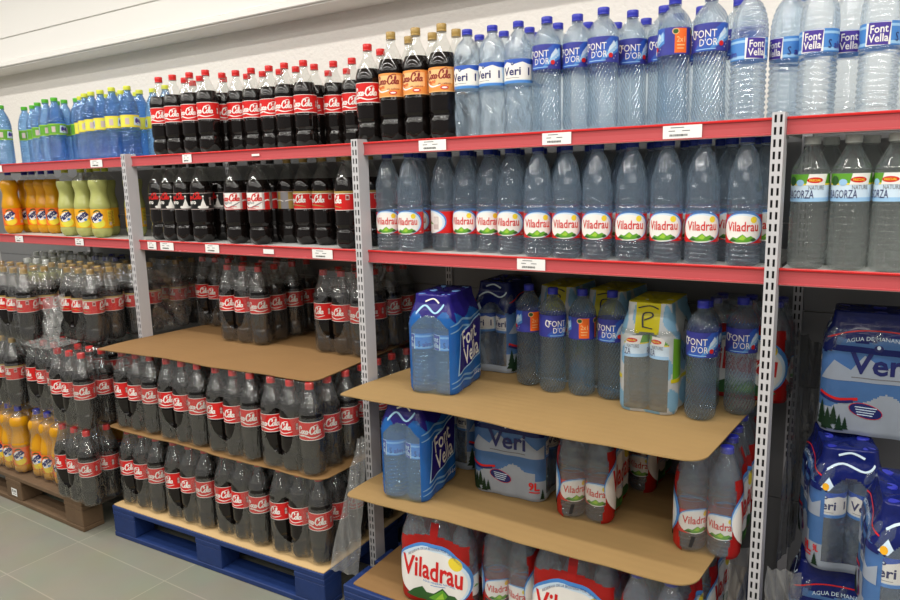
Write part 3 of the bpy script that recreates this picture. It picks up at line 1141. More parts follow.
def fruit_label(bg, pale, fruit):
    a = Art()
    r = .0457; c = PI * r; h = .090
    a.rect(-c, c, 0, h, bg)
    for x0 in (-.070, .070):
        a.ellipse(x0 + .008, .024, .032, .024, pale, 1, 18); a.ellipse(x0 + .012, .020, .023, .018, fruit, 2, 16)
        a.ellipse(x0 + .004, .050, .029, .022, L_white, 3, 20, .6)
        a.text('Fanta', x0, .055, .062, .030, L_navy, 5, bold=.05, shear=.15, rot=.62)
        a.stroke([(x0 - .012, .074), (x0 + .006, .083), (x0 + .022, .078)], .007, L_dgreen, 4, taper=True)
        a.ellipse(x0 + .018, .038, .007, .006, L_midblue, 5, 10)
    a.rect(-.016, .016, .010, .082, pale, 1)
    for k in range(9):
        a.rect(-.013, .013, .018 + k * .0068, .0205 + k * .0068, L_brown, 2)
    a.rect(-.010, .006, .012, .028, L_silver, 3)
    return a


def fa_feet(a, z, r):
    return 0.004 * (math.cos(6 * a) - 1) * (1 - z / 0.03) if z < 0.03 else 0.0


ME_OR = take_mesh(body_mesh('orangeade_body', FA, [M_orange, M_pet], None, 36, fa_feet, fill=.285))
ME_LE = take_mesh(body_mesh('lemonade_body', FA, [M_lemon, M_pet], None, 36, fa_feet, fill=.272))
orangeade = new_bottle('orangeade_bottle', ME_OR, M_capblue, fruit_label(L_orange, L_amber, L_yellow), .0457, .0462, (.0155, .312, .335))
lemonade_white = new_bottle('lemonade_bottle', ME_LE, M_capwhite, fruit_label(L_amber, L_yellow, L_lemon), .0457, .0462, (.0155, .312, .335))
lemonade = new_bottle('lemonade_bottle', ME_LE, M_capyellow, fruit_label(L_amber, L_yellow, L_lemon), .0457, .0462, (.0155, .312, .335))

# cone-shouldered water with the green and white label
RB = [(0, .030), (.003, .036), (.010, .0415), (.02, .0430), (.158, .0428), (.164, .0412), (.168, .0422), (.236, .0422), (.240, .0432), (.248, .0425), (.290, .0215), (.298, .0175), (.304, .0150), (.306, .0172), (.309, .0172), (.311, .0135), (.322, .0130)]


def rb_mod(a, z, r):
    return 0.0010 * math.cos(z * 2 * PI / .016) if 0.02 < z < 0.155 else 0.0


def green_white_label():
    a = Art()
    r = .0427; c = PI * r; h = .067
    a.rect(-c, c, 0, h, L_pale)
    a.rect(-c, c, h - .024, h, L_green, 1); a.rect(-c, c, h - .027, h - .023, L_yellow, 2); a.rect(-c, c, 0, .010, L_sky, 1)
    for x0 in (-.066, .066):
        a.text('RIBAGORZA', x0 - .016, .018, .080, .020, L_navy, 4)
        a.text('NATURE', x0 + .030, .034, .036, .010, M_inkgrey, 4)
        a.poly([(x0 + .006, .040), (x0 + .050, .040), (x0 + .058, h), (x0 + .012, h)], L_white, 3)
        a.ellipse(x0 + .026, .052, .018, .007, L_red, 4, 16)
        a.text('PASCUAL', x0 + .026, .052, .026, .006, L_yellow, 5, bold=.02)
        a.ellipse(x0 - .030, .050, .012, .012, L_dgreen, 3, 10); a.ellipse(x0 - .008, .046, .010, .008, L_sky, 3, 10)
    return a


ME_RB = take_mesh(body_mesh('water_body', RB, [M_w_grey], None, 36, rb_mod, step=.0040))
water_green = new_bottle('water_bottle', ME_RB, M_capwhite, green_white_label(), .0427, .1685, (.0185, .308, .327))

ORD = ['first', 'second', 'third', 'fourth', 'fifth', 'sixth', 'seventh', 'eighth', 'ninth', 'tenth', 'eleventh', 'twelfth', 'thirteenth', 'fourteenth', 'fifteenth']


def view_dir(x, y):
    return math.atan2(1.6138 - x, 1.9108 + y)


def screen_u(x, y, z):
    v = Vector((x, y, z)) - Vector((1.6138, -1.9108, 1.5297))
    return v.dot(rt) / v.dot(fw)


def put_row(proto, spots, z, text, group, turn=0.0, jit=0.25, scale=None):
    """spots (x, y[, turn]); text holds {o}, the place counted from the left"""
    spots = sorted(spots, key=lambda s: screen_u(s[0], s[1], z))
    for i, s in enumerate(spots):
        o = copy_tree(proto)
        o.location = (s[0], s[1], z)
        ph = view_dir(s[0], s[1])
        t = s[2] if len(s) > 2 else turn + R.uniform(-jit, jit)
        o.rotation_euler = (0, 0, t if len(s) > 2 else ph * 0.5 + t)
        if scale:
            o.scale = scale
        tag(o, text.format(o=ORD[i] if len(spots) > 1 else ''), 'bottle', group)


ZS, ZM = ZT - .004, Z2 - .004
# ---- upper shelf, from the left
put_row(drink_green, [(-2.598, .13), (-2.336, .191), (-2.167, .141), (-2.067, .133), (-2.123, .216), (-2.018, .221)], ZS, 'blue drink bottle with green cap and green band, {o} from the left in front', 'green-capped blue bottles', 0.3)
put_row(drink_green, [(-2.590, .250), (-2.488, .243), (-2.211, .226), (-2.075, .300)], ZS, 'blue drink bottle with green cap half hidden behind, {o} of its back row', 'green-capped blue bottles', 0.3)
put_row(drink_yellow, [(-1.934, .194), (-1.813, .144), (-1.729, .127), (-1.640, .119), (-1.520, .101), (-1.425, .117), (-1.285, .215)], ZS, 'blue drink bottle with yellow cap and yellow band, {o} from the left in front', 'yellow-capped blue bottles', 0.3)
put_row(drink_yellow, [(-1.424, .248), (-1.584, .190), (-1.673, .210), (-1.512, .238), (-1.600, .280), (-1.773, .225)], ZS, 'blue drink bottle with yellow cap seen between front ones, {o} in the back', 'yellow-capped blue bottles', 0.3)
T = 1.45   # puts one script towards the aisle
put_row(cola['red'], [(-1.165, .098), (-1.063, .093), (-.958, .098), (-.855, .097)], ZS, 'red-capped cola in the left front group of four, {o}, upper shelf', 'red-capped colas on the upper shelf', T)
put_row(cola['red'], [(-.869, .193), (-.776, .186), (-.683, .186), (-.586, .191), (-.490, .181), (-.393, .186)], ZS, 'red-capped cola in the middle run of six on the upper shelf, {o} of them', 'red-capped colas on the upper shelf', T)
put_row(cola['red'], [(-.425, .280), (-.319, .275), (-.219, .268)], ZS, 'red-capped cola set back just left of the middle upright, {o} of three on upper shelf', 'red-capped colas on the upper shelf', T)
put_row(cola['red'], [(-1.101, .182), (-1.008, .190), (-.952, .270), (-.817, .282), (-.715, .277), (-.622, .283), (-.522, .276), (-.500, .444), (-.405, .452), (-1.15, .262)], ZS, 'red-capped cola peeping over from the back row of the upper shelf, {o} from the left', 'red-capped colas on the upper shelf', T)
put_row(cola['red'], [(.004, .088)], ZS, 'red-capped cola right behind the middle upright, next to the gold-capped ones', 'red-capped colas on the upper shelf', T)
put_row(cola['red'], [(-.019, .190)], ZS, 'red-capped cola behind the gold-capped ones and the middle upright', 'red-capped colas on the upper shelf', T)
put_row(cola['gold'], [(.106, .088), (.208, .088), (.310, .088)], ZS, 'gold-capped cola with an orange label, {o} of three in front', 'gold-capped colas on the upper shelf', T - .1, .1, (1.03, 1.03, 1.08))
put_row(cola['gold'], [(.108, .188), (.207, .188), (.301, .190)], ZS, 'gold-capped cola in the second row with only neck showing, {o} of three', 'gold-capped colas on the upper shelf', T, .1, (1.03, 1.03, 1.08))
put_row(water_snow, [(.408, .084, 1.75), (.499, .082, 1.60), (.5895, .080, 1.85)], ZS, 'water bottle with dark-lettered snowy label and blue cap, {o} of three in front', 'snow-labelled water bottles')
put_row(water_snow, [(.3945, .183), (.485, .182), (.5755, .182)], ZS, 'snow-labelled water bottle of the second row, {o} blue cap behind the front three', 'snow-labelled water bottles', 1.0)
put_row(water_violet, [(.6785, .089, .05), (.763, .115, .05), (.854, .083, .08), (.908, .170, .40), (.997, .174, .35), (1.142, .095, .10)], ZS, 'tall water bottle with violet label, {o} from the left in front', 'violet-labelled water on the upper shelf')
put_row(water_violet, [(1.050, .090, -1.75)], ZS, 'tall water bottle showing an orange panel of its violet label', 'violet-labelled water on the upper shelf')
put_row(water_violet, [(.545, .277), (.668, .190), (.745, .240), (.814, .302), (.905, .302), (1.080, .250), (1.186, .220), (1.0, .30)], ZS, 'violet-labelled water bottle in the back of the upper shelf, {o} of the back row', 'violet-labelled water on the upper shelf', 0.2)
put_row(water_band, [(1.238, .096, 2.1), (1.322, .150, .8)], ZS, 'rippled water bottle with pale-blue band left of the right upright, {o} of two', 'band-labelled water on the upper shelf')
put_row(water_band, [(1.330, .243, 1.0)], ZS, 'rippled water bottle standing back behind the right upright, light-blue cap in view', 'band-labelled water on the upper shelf')
put_row(water_band, [(1.397, .095, 1.28), (1.460, .162, 1.5), (1.526, .092, 1.45), (1.590, .175, 1.4)], ZS, 'rippled water bottle with pale-blue band right of the right upright, {o} of them', 'band-labelled water on the upper shelf')
# ---- lower shelf
put_row(orangeade, [(-2.573, .110, 2.2)], ZM, 'orangeade bottle standing alone in front at the left edge', 'orangeade bottles on the shelf', 0, .25, (1.02, 1.02, 1.025))
put_row(orangeade, [(-2.597, .210, 2.2), (-2.4985, .2, 2.2), (-2.400, .2, 2.1), (-2.3015, .2, 2.1)], ZM, 'orangeade bottle in the set-back row of four, {o} from the left', 'orangeade bottles on the shelf', 0, .25, (1.02, 1.02, 1.025))
put_row(lemonade, [(-2.022, .12, 2.1), (-1.859, .11, 2.15), (-1.705, .10, 2.0)], ZM, 'pale lemonade bottle, {o} of the three in front', 'lemonade bottles on the shelf', 0, .25, (1.02, 1.02, 1.025))
put_row(lemonade, [(-1.585, .205, 2.0)], ZM, 'pale lemonade bottle half hidden behind the left upright', 'lemonade bottles on the shelf', 0, .25, (1.02, 1.02, 1.025))
put_row(lemonade, [(-2.05, .218), (-1.94, .206), (-1.80, .20)], ZM, 'lemonade bottle behind the front three, {o} of the second row', 'lemonade bottles on the shelf', .4, .25, (1.02, 1.02, 1.025))
put_row(cola['zero'], [(-1.262, .120, 1.75), (-1.16, .105, 1.7), (-1.055, .098, 1.75), (-.945, .100, 1.8)], ZM, 'cola bottle with black label and white peak, {o} from the left upright', 'black-labelled colas', 0, .25, (1.04, 1.04, 1.03))
put_row(cola['light'], [(-.842, .19, 1.7)], ZM, 'cola bottle with silver label, set back behind the other two', 'silver-labelled colas', 0, .25, (1.04, 1.04, 1.03))
put_row(cola['light'], [(-.730, .100, 1.7), (-.594, .100, 1.6)], ZM, 'cola bottle with silver label at the front edge, {o} of two', 'silver-labelled colas', 0, .25, (1.04, 1.04, 1.03))
put_row(cola['gold_grey'], [(-.528, .2)], ZM, 'cola bottle with grey and gold striped label between silver and red ones', 'grey-labelled colas', .8, .25, (1.04, 1.04, 1.03))
put_row(cola['free'], [(-.408, .17, 1.3), (-.307, .17, 1.25)], ZM, 'cola bottle with red label and gold edge set back, {o} of two', 'gold-edged red colas', 0, .25, (1.04, 1.04, 1.03))
put_row(cola['free'], [(-.125, .095, .75)], ZM, 'cola bottle with red label and gold edge, partly behind the middle upright', 'gold-edged red colas', 0, .25, (1.04, 1.04, 1.03))
put_row(cola['zero'], [(-1.25, .225), (-1.14, .215), (-1.04, .205), (-.945, .205), (-.84, .30)], ZM, 'black-labelled cola in the dark second row, {o} from the left', 'black-labelled colas', .8, .25, (1.04, 1.04, 1.03))
put_row(cola['light'], [(-.735, .2), (-.625, .2)], ZM, 'silver-labelled cola in the second row, {o} of two', 'silver-labelled colas', .8, .25, (1.04, 1.04, 1.03))
put_row(cola['free'], [(-.41, .27), (-.305, .27), (-.20, .20), (-.10, .20)], ZM, 'gold-edged red cola in the second row, {o} from the left', 'gold-edged red colas', .8, .25, (1.04, 1.04, 1.03))
put_row(water_rw, [(.070, .088, .45), (.168, .082, .28), (.259, .152, 2.6), (.350, .150, .22), (.441, .150, .40), (.534, .127, .22), (.650, .085, .42), (.745, .085, .35), (.841, .085, .28), (.943, .085, .27), (1.043, .085, .15), (1.140, .085, .30), (1.247, .085, .18)], ZM, 'red-labelled water bottle with blue cap, {o} from the left in the front row', 'red-labelled water on the shelf', 0, .25, (1, 1, 1.08))
put_row(water_rw, [(.133, .178), (.215, .248), (.310, .246), (.405, .246), (.500, .225), (.602, .188), (.693, .182), (.795, .180), (.892, .180), (.992, .180), (1.092, .180), (1.190, .180), (1.282, .180)], ZM, 'red-labelled water bottle of the second row, {o} dark-blue cap from the left', 'red-labelled water on the shelf', .2, .25, (1, 1, 1.08))
put_row(water_rw, [(.09, .272), (.262, .342), (.36, .342), (.456, .342), (.55, .325), (.645, .275), (.742, .275), (.845, .275), (.942, .275), (1.042, .275), (1.142, .275), (1.238, .275)], ZM, 'red-labelled water bottle of the third row, {o} from the left in shade', 'red-labelled water on the shelf', .2, .25, (1, 1, 1.08))
put_row(water_green, [(1.397, .093, 1.30), (1.487, .093, 1.38), (1.577, .093, .75)], ZM, 'grey-clear water bottle with green and white label, {o} from the right upright', 'green-labelled water on the shelf')
put_row(water_green, [(1.430, .192), (1.520, .192), (1.610, .192)], ZM, 'green-labelled water bottle of the second row, {o} white cap from the left', 'green-labelled water on the shelf', .7)
#@@PART3
# ------------------------------------------------------------------ shrink-wrapped packs
class Film:
    """a film drawn tight round nx by ny bottles; u runs round the pack from the middle of the front (-y)"""

    def __init__(self, nx, ny, d, rad, knots, ztop, dip=0.17):
        self.a, self.b = (nx - 1) * d / 2, (ny - 1) * d / 2
        self.d, self.rad, self.ztop, self.dip = d, rad, ztop, dip
        self.kn = knots
        q = PI * rad / 2
        self.seg = [2 * self.a, q, 2 * self.b, q, 2 * self.a, q, 2 * self.b, q]
        self.P = sum(self.seg)
        self.u_right = self.a + q + self.b          # middle of the +x side
        self.u_back = self.P / 2

    def rho(self, z):
        k = self.kn
        if z <= k[0][0]:
            return k[0][1]
        for (z0, r0), (z1, r1) in zip(k, k[1:]):
            if z <= z1:
                t = (z - z0) / (z1 - z0)
                return r0 + (r1 - r0) * t
        return k[-1][1]

    def at(self, u, z, lift=0.0, shrink=1.0):
        s = (u + self.a) % self.P
        i = 0
        while i < 7 and s > self.seg[i]:
            s -= self.seg[i]; i += 1
        a, b = self.a, self.b
        rho = self.rho(z)
        side = i // 2
        cs = [(-a, -b), (a, -b), (a, b), (-a, b)]
        nrm = [(0, -1), (1, 0), (0, 1), (-1, 0)]
        if i % 2 == 0:
            c0, c1 = cs[side], cs[(side + 1) % 4]
            t = s / max(self.seg[i], 1e-6)
            cx, cy_ = c0[0] + (c1[0] - c0[0]) * t, c0[1] + (c1[1] - c0[1]) * t
            n = nrm[side]
            g = 0.5 - 0.5 * math.cos(2 * PI * s / self.d)
            hi = min(1.0, max(0.0, (z - 0.20) / 0.10))
            loose = self.dip * (0.55 + 0.45 * min(1, abs(z - 0.12) / 0.1)) * (1 - 0.85 * hi * hi * (3 - 2 * hi))
            r = rho * (1 - loose * g)
        else:
            cx, cy_ = cs[(side + 1) % 4]
            t = s / self.seg[i] * PI / 2
            ang = math.atan2(nrm[side][1], nrm[side][0]) + t
            n = (math.cos(ang), math.sin(ang))
            r = rho
        r = r * shrink + lift
        return Vector((cx * (1 if shrink == 1.0 else shrink) + n[0] * r, cy_ * (1 if shrink == 1.0 else shrink) + n[1] * r, z))

    def mesh(self, zone, mats, du=0.0045, dz=0.0045, top=0):
        bm = bmesh.new()
        nu = int(round(self.P / du))
        zs = []
        z = 0.0012
        while z < self.ztop - dz * 0.5:
            zs.append(z); z += dz
        zs.append(self.ztop)
        g = [[bm.verts.new(self.at(self.P * i / nu - self.P / 2, z)) for i in range(nu)] for z in zs]
        for j in range(len(zs) - 1):
            zm = (zs[j] + zs[j + 1]) / 2
            for i in range(nu):
                um = self.P * (i + 0.5) / nu - self.P / 2
                k = zone(um, zm)
                if k < 0:
                    continue
                f = bm.faces.new((g[j][i], g[j][(i + 1) % nu], g[j + 1][(i + 1) % nu], g[j + 1][i]))
                f.material_index = k
        if top >= 0:
            last = g[-1]
            for sh, dzz in ((0.62, -0.004), (0.25, -0.010)):
                ring = []
                for i in range(nu):
                    p = self.at(self.P * i / nu - self.P / 2, self.ztop, 0, sh)
                    p.z += dzz + 0.003 * math.sin(9 * i / nu * 2 * PI)
                    ring.append(bm.verts.new(p))
                for i in range(nu):
                    bm.faces.new((last[i], last[(i + 1) % nu], ring[(i + 1) % nu], ring[i])).material_index = top
                last = ring
            bm.faces.new(last).material_index = top
        loose = [v for v in bm.verts if not v.link_faces]
        bmesh.ops.delete(bm, geom=loose, context='VERTS')
        return bm


def wide(fl, u):
    """signed distance of u from the middle of the front / right / back / left side -> (side, x)"""
    P = fl.P
    u = (u + P / 2) % P - P / 2
    best = None
    for s, c in ((0, 0.0), (1, fl.u_right), (2, P / 2), (3, -fl.u_right)):
        for cc in (c, c - P, c + P):
            if best is None or abs(u - cc) < abs(best[1]):
                best = (s, u - cc)
    return best


def pack(name, nx, ny, d, bottle, turn, knots, ztop, rad, zone, mats, arts=(), top=0, jit=0.5, scale=1.0, dip=0.17):
    o = empty(name)
    PROTOS.append(o)
    for j in range(ny):
        for i in range(nx):
            b = copy_tree(bottle, o)
            b.name = 'bottle'
            b.location = ((i - (nx - 1) / 2) * d, (j - (ny - 1) / 2) * d, 0.0018)
            b.rotation_euler = (0, 0, turn + R.uniform(-jit, jit))
            b.scale = (1, 1, scale)
    fl = Film(nx, ny, d, rad, knots, ztop, dip)
    f = finish('shrink_film', fl.mesh(lambda u, z: zone(fl, u, z), mats, top=top), mats, o, smooth=True)
    for art, nm in arts:
        a, side = art
        u0 = {0: 0.0, 1: fl.u_right, 2: fl.P / 2, 3: -fl.u_right}[side]
        a.build(nm, lambda x, y, l, u0=u0: fl.at(u0 + x, y, 0.0012 + l), f, stepx=0.008, stepy=0.012, lift=0.00025)
    return o


def put(proto, x, y, z, rz, label, cat, group):
    o = copy_tree(proto)
    o.location = (x, y, z)
    o.rotation_euler = (0, 0, rz)
    tag(o, label, cat, group)
    return o


COLA_KN = [(0, .037), (.012, .0462), (.03, .0468), (.205, .0468), (.235, .0430), (.262, .0350), (.29, .0255), (.318, .0185), (.338, .0165)]


def clear_zone(fl, u, z):
    s, x = wide(fl, u)
    # the film's open end: a ragged oval
    if s in (0, 2) and ((x + .026) / .066) ** 2 + ((z - .150) / .086) ** 2 < 1:
        return -1
    return 0


def closed_zone(fl, u, z):
    return 0


pk_cola = pack('cola_pack', 3, 2, .0935, cola['red'], 1.2, COLA_KN, .338, .0470, clear_zone, [F_clear])
pk_cola_b = pack('cola_pack', 3, 2, .0935, cola['red'], 1.6, COLA_KN, .338, .0470, clear_zone, [F_clear])
pk_free = pack('cola_pack', 3, 2, .0935, cola['free'], 1.5, COLA_KN, .338, .0470, clear_zone, [F_clear])
OR_KN = [(0, .037), (.012, .0462), (.03, .0472), (.14, .0474), (.20, .0420), (.25, .0425), (.275, .0380), (.30, .0240), (.318, .0190), (.338, .0170)]
pk_orange = pack('orangeade_pack', 3, 2, .0945, orangeade, 2.2, OR_KN, .338, .0474, clear_zone, [F_clear])
pk_lemon = pack('lemonade_pack', 3, 2, .0945, lemonade_white, 2.2, OR_KN, .338, .0474, clear_zone, [F_clear])

# blue film with the violet lozenge
FV_KN = [(0, .038), (.012, .0448), (.03, .0456), (.236, .0456), (.262, .0405), (.285, .0315), (.306, .0225), (.335, .0180)]


def fv_zone(fl, u, z):
    s, x = wide(fl, u)
    if s in (0, 2):
        edge = fl.a + .024
        if abs(x) < edge and z < .268 - (x / edge) ** 2 * .045:
            return 0
        if z > .262 - .02 * math.cos(x * 60):
            return 2
        return 1
    return 2 if z > .262 + .012 * math.sin(x * 45) else 1


def fv_art(side):
    a = Art()
    a.poly([(-.105, .062), (.088, .098), (.106, .232), (.090, .243), (-.082, .200)], L_sky, 1)
    a.poly([(-.098, .068), (.083, .103), (.100, .226), (.088, .237), (-.078, .195)], P_violet, 2)
    a.text('Font', -.002, .187, .120, .058, L_white, 4, bold=.012, rot=.16)
    a.text('Vella', .010, .125, .128, .062, L_white, 4, bold=.012, rot=.16)
    for k, y in enumerate((.245, .052, .035, .222)):
        a.stroke([(-.13, y - .012), (-.06, y + .004), (.02, y - .006), (.12, y + .012)], .009, P_sky, 1, taper=True)
    a.text('1,5 L x 6', .075, .038, .070, .018, L_white, 3, bold=.01)
    return (a, side)


def fv_top(side):
    a = Art()
    a.stroke([(-.05, .272), (-.02, .300), (.02, .276), (.05, .305)], .006, L_sky, 3)
    a.stroke([(-.02, .312), (.01, .322), (.03, .308)], .005, L_white, 3)
    return (a, side)


pk_band = pack('water_pack', 2, 3, .0895, water_band, .9, FV_KN, .335, .0458, fv_zone, [F_bluewin, P_blue, P_violet], [(fv_art(1), 'printed_panel'), (fv_art(3), 'printed_panel'), (fv_top(0), 'printed_top')], top=2, jit=.3, dip=.10)

# snowy blue film with dark lettering
VE_KN = [(0, .038), (.012, .0440), (.03, .0447), (.225, .0447), (.252, .0415), (.280, .0325), (.304, .0235), (.334, .0190)]


def ve_zone(fl, u, z):
    s, x = wide(fl, u)
    if s in (0, 2):
        e = fl.a + .016
        if abs(x) < e and .028 < z < .262 - (x / e) ** 2 * .05:
            return 0
        if z > .235 + .012 * math.sin(50 * x + 1):
            return 2
        return 3 if z < .075 else 1
    if z > .262 + .008 * math.sin(40 * x):
        return 2
    ridge = .098 + .016 * math.sin(25 * x + .8) + .007 * math.sin(70 * x)
    return 3 if z < ridge else 1


def ve_art(side):
    a = Art()
    # mountain mist, dark lettering, red-edged wave, firs, oval note
    a.poly([(-.135, .150), (-.10, .205), (-.06, .180), (-.03, .222), (.02, .188), (.06, .218), (.11, .180), (.135, .196), (.135, .150)], P_snow, 1)
    a.poly([(-.135, .232), (.135, .222), (.135, .238), (-.135, .248)], P_navy, 2)
    a.stroke([(-.13, .262), (-.05, .285), (.05, .285), (.13, .262)], .004, L_red, 3)
    a.text('AGUA DE MANANTIAL', 0, .268, .150, .010, L_pale, 4, arch=.010)
    a.text('Veri', .004, .200, .135, .058, L_navy, 5, bold=.022)
    a.ellipse(.000, .243, .011, .009, L_navy, 5, 12); a.ellipse(.000, .246, .0045, .0055, L_pale, 6, 8)
    a.rect(-.058, .070, .160, .1625, M_inkgrey, 5)
    a.stroke([(-.135, .112), (-.09, .098), (-.04, .102)], .010, L_red, 3); a.stroke([(-.135, .105), (-.09, .091), (-.05, .095)], .009, L_navy, 4)
    for x, y, h in ((-.125, .020, .070), (-.108, .012, .060), (-.094, .026, .052), (-.080, .010, .046), (-.118, .008, .040), (-.066, .014, .036), (.128, .012, .036)):
        for k in range(4):
            w_ = h * .26 * (1 - k * .2)
            a.poly([(x - w_, y + h * .2 * k), (x + w_, y + h * .2 * k), (x, y + h * .2 * k + h * .42)], P_tree, 3 + k)
    a.ellipse(-.020, .072, .040, .020, L_red, 4, 22, -.2); a.ellipse(-.020, .072, .0385, .0185, L_navy, 5, 22, -.2)
    for k in range(4):
        a.rect(-.045 + .002 * k, .006 - .003 * k, .080 - .0068 * k, .0825 - .0068 * k, L_pale, 6)
    a.text('9L', .100, .056, .036, .028, L_red, 6, bold=.03)
    a.rect(.084, .118, .034, .038, L_red, 6)
    return (a, side)


def ve_end(side):
    a = Art()
    a.stroke([(-.06, .280), (-.02, .298), (.03, .282), (.06, .300)], .006, L_pale, 3)
    a.stroke([(-.03, .318), (.0, .326), (.03, .314)], .006, L_pale, 3)
    a.poly([(-.070, .232), (-.052, .262), (-.040, .240), (-.050, .226)], L_pale, 3)
    a.ellipse(-.058, .236, .008, .010, L_amber, 4, 10)
    a.text('9L', -.073, .060, .014, .020, L_red, 4, bold=.03)
    return (a, side)


pk_snow = pack('water_pack', 2, 3, .0878, water_snow, 1.55, VE_KN, .334, .0449, ve_zone, [F_thin, P_cblue, P_navy, P_snow], [(ve_art(1), 'printed_panel'), (ve_art(3), 'printed_panel'), (ve_end(0), 'printed_end')], top=2, jit=.3, dip=.11)

# red film with the white oval
RW_KN = [(0, .038), (.012, .0450), (.03, .0458), (.200, .0456), (.235, .0405), (.262, .0310), (.285, .0225), (.314, .0175)]


def rw_zone(fl, u, z):
    s, x = wide(fl, u)
    if s in (0, 2):
        lim = fl.a + .024 + .014 * math.sin((z - .05) * 14)
        return 1 if abs(x) > lim and z < .232 else 0
    return 1 if z < .232 + .012 * math.cos(x * 16) else 0


def rw_art(side):
    a = Art()
    a.ellipse(0, .118, .140, .102, L_midblue, 1, 36, -.05)
    a.ellipse(-.004, .112, .134, .096, L_pale, 2, 36, -.05)
    a.ellipse(-.008, .106, .128, .090, L_white, 3, 36)
    a.ellipse(.078, .168, .026, .022, L_yellow, 4, 16)
    a.text('Viladrau', -.004, .128, .218, .072, L_red, 7, bold=.022, rot=-.06)
    a.text('RESERVA DE LA BIOSFERA POR LA UNESCO', .006, .205, .190, .009, L_navy, 5, arch=.034)
    a.text('AGUA MINERAL NATURAL', .018, .086, .120, .007, L_midblue, 5)
    a.rect(-.012, .040, .0755, .0775, L_midblue, 5)
    a.poly([(-.100, .030), (-.075, .050), (-.045, .062), (-.030, .046), (.0, .050), (.030, .072), (.050, .052), (.075, .056), (.105, .034), (.07, .018), (-.06, .016)], L_dgreen, 5)
    a.poly([(-.020, .030), (.010, .052), (.030, .066), (.046, .046), (.030, .024)], L_green, 6)
    a.poly([(.005, .030), (.030, .056), (.034, .034)], L_lgreen, 7)
    return (a, side)


def rw_strap(side):
    a = Art()
    a.rect(-.014, .014, .226, .285, P_red, 4)
    return (a, side)


def rw_mark(side):
    a = Art()
    a.poly([(-.040, .020), (-.030, .020), (-.022, .052), (-.032, .052)], M_ink, 3)
    return (a, side)


pk_red = pack('water_pack', 2, 3, .0905, water_rw_pale, .35, RW_KN, .316, .0460, rw_zone, [F_thin, P_red], [(rw_art(1), 'printed_panel'), (rw_art(3), 'printed_panel'), (rw_strap(1), 'handle_strap'), (rw_mark(0), 'ink_mark')], jit=.5)

# pale film with the yellow strap and marker scrawl
RB_KN = [(0, .038), (.012, .0435), (.03, .0442), (.236, .0442), (.262, .0385), (.29, .0300), (.305, .0240), (.334, .0210)]


def rb_zone(fl, u, z):
    s, x = wide(fl, u)
    if s in (0, 2):
        e = fl.a + .026
        if abs(x) < e and .012 < z < .250 - (x / e) ** 2 * .035:
            return 0
        if abs(x) < .036 and z > .246:
            return 2
        return 3 if (math.sin(70 * x + 30 * z) + math.sin(50 * z)) > .2 else 1
    return 3 if (math.sin(38 * x + 20 * z) + math.sin(45 * z + 9 * x)) > .1 else 1


def rb_art(side):
    a = Art()
    a.stroke([(-.012, .262), (-.014, .300), (.008, .306), (.014, .296), (-.010, .284)], .0042, M_ink, 4)
    a.stroke([(-.012, .264), (.016, .260)], .0038, M_ink, 4)
    a.stroke([(-.030, .318), (.004, .326), (.030, .318)], .004, M_ink, 4)
    return (a, side)


def rb_side(side):
    a = Art()
    a.poly([(-.12, .110), (-.07, .120), (-.075, .225), (-.12, .235)], P_green, 2)
    a.rect(-.125, .125, .100, .112, P_yellow, 2)
    a.stroke([(-.03, .24), (.0, .27), (.04, .25), (.02, .28)], .004, M_ink, 4)
    a.text('NATURE', .02, .170, .120, .040, L_navy, 4)
    return (a, side)


pk_pale = pack('water_pack', 2, 3, .0872, water_green, .9, RB_KN, .334, .0444, rb_zone, [F_thin, P_white, P_yellow, P_sky], [(rb_art(0), 'marker_scrawl'), (rb_side(1), 'printed_panel'), (rb_side(3), 'printed_panel')], top=2, jit=.35)

# ------------------------------------------------------------------ pallets and cardboard
def pallet(x, y, rz, wd, label, mt, group=None):
    o = empty('pallet', (x, y, 0), rz)
    tag(o, label, 'pallet', group)
    L, D = 1.2, 0.76
    rr = random.Random(int(abs(x) * 100))
    def board(nm, x0, x1, y0, y1, z0, z1):
        bm = bmesh.new(); bx(bm, x0, x1, y0, y1, z0, z1); bevel(bm, 0.003, 1)
        finish(nm, bm, mt, o)
    for y0, y1 in ((0, .10), (.3275, .4725), (.66, .76)):
        board('bottom_board', 0, L, y0, y1, 0, .022)
        for x0, x1 in ((0, .145), (.5275, .6725), (1.055, 1.2)):
            board('block', x0 + .001, x1 - .001, y0 + .001, y1 - .001, .0222, .0998)
    for x0, x1 in ((0, .145), (.5275, .6725), (1.055, 1.2)):
        board('cross_board', x0, x1, 0, D, .1, .1218)
    for y0, y1 in ((0, .145), (.18, .28), (.3275, .4725), (.52, .62), (.615, .76)):
        board('top_board', 0, L, y0, y1, .122, .144)
    return o


p1 = pallet(-1.2522, -.2686, .0472, 0, 'blue painted pallet under the stacked cola packs', W_blue, None)
p2 = pallet(.045, -.222, .02, 0, 'blue painted pallet under the red-wrapped water, only its left corner in view', W_blue)
p3 = pallet(-2.60, -.325, .0, 0, 'bare wooden pallet at the left under orangeade and cola packs', W_wood)
p4 = pallet(1.372, -.205, .0, 0, 'blue painted pallet under the snowy water packs right of the right upright', W_blue)
# a pencilled stamp on the middle block of the wooden pallet
a = Art(); a.rect(-.022, .030, -.022, .016, M_paper, 0); a.text('EUR', .004, .002, .040, .014, M_ink, 1, bold=.02); a.rect(-.010, .022, -.014, -.011, M_inkgrey, 1)
a.build('stamp', lambda x, y, l: Vector((.600 + x, -.0008 - l, .060 + y)), p3, stepx=None)


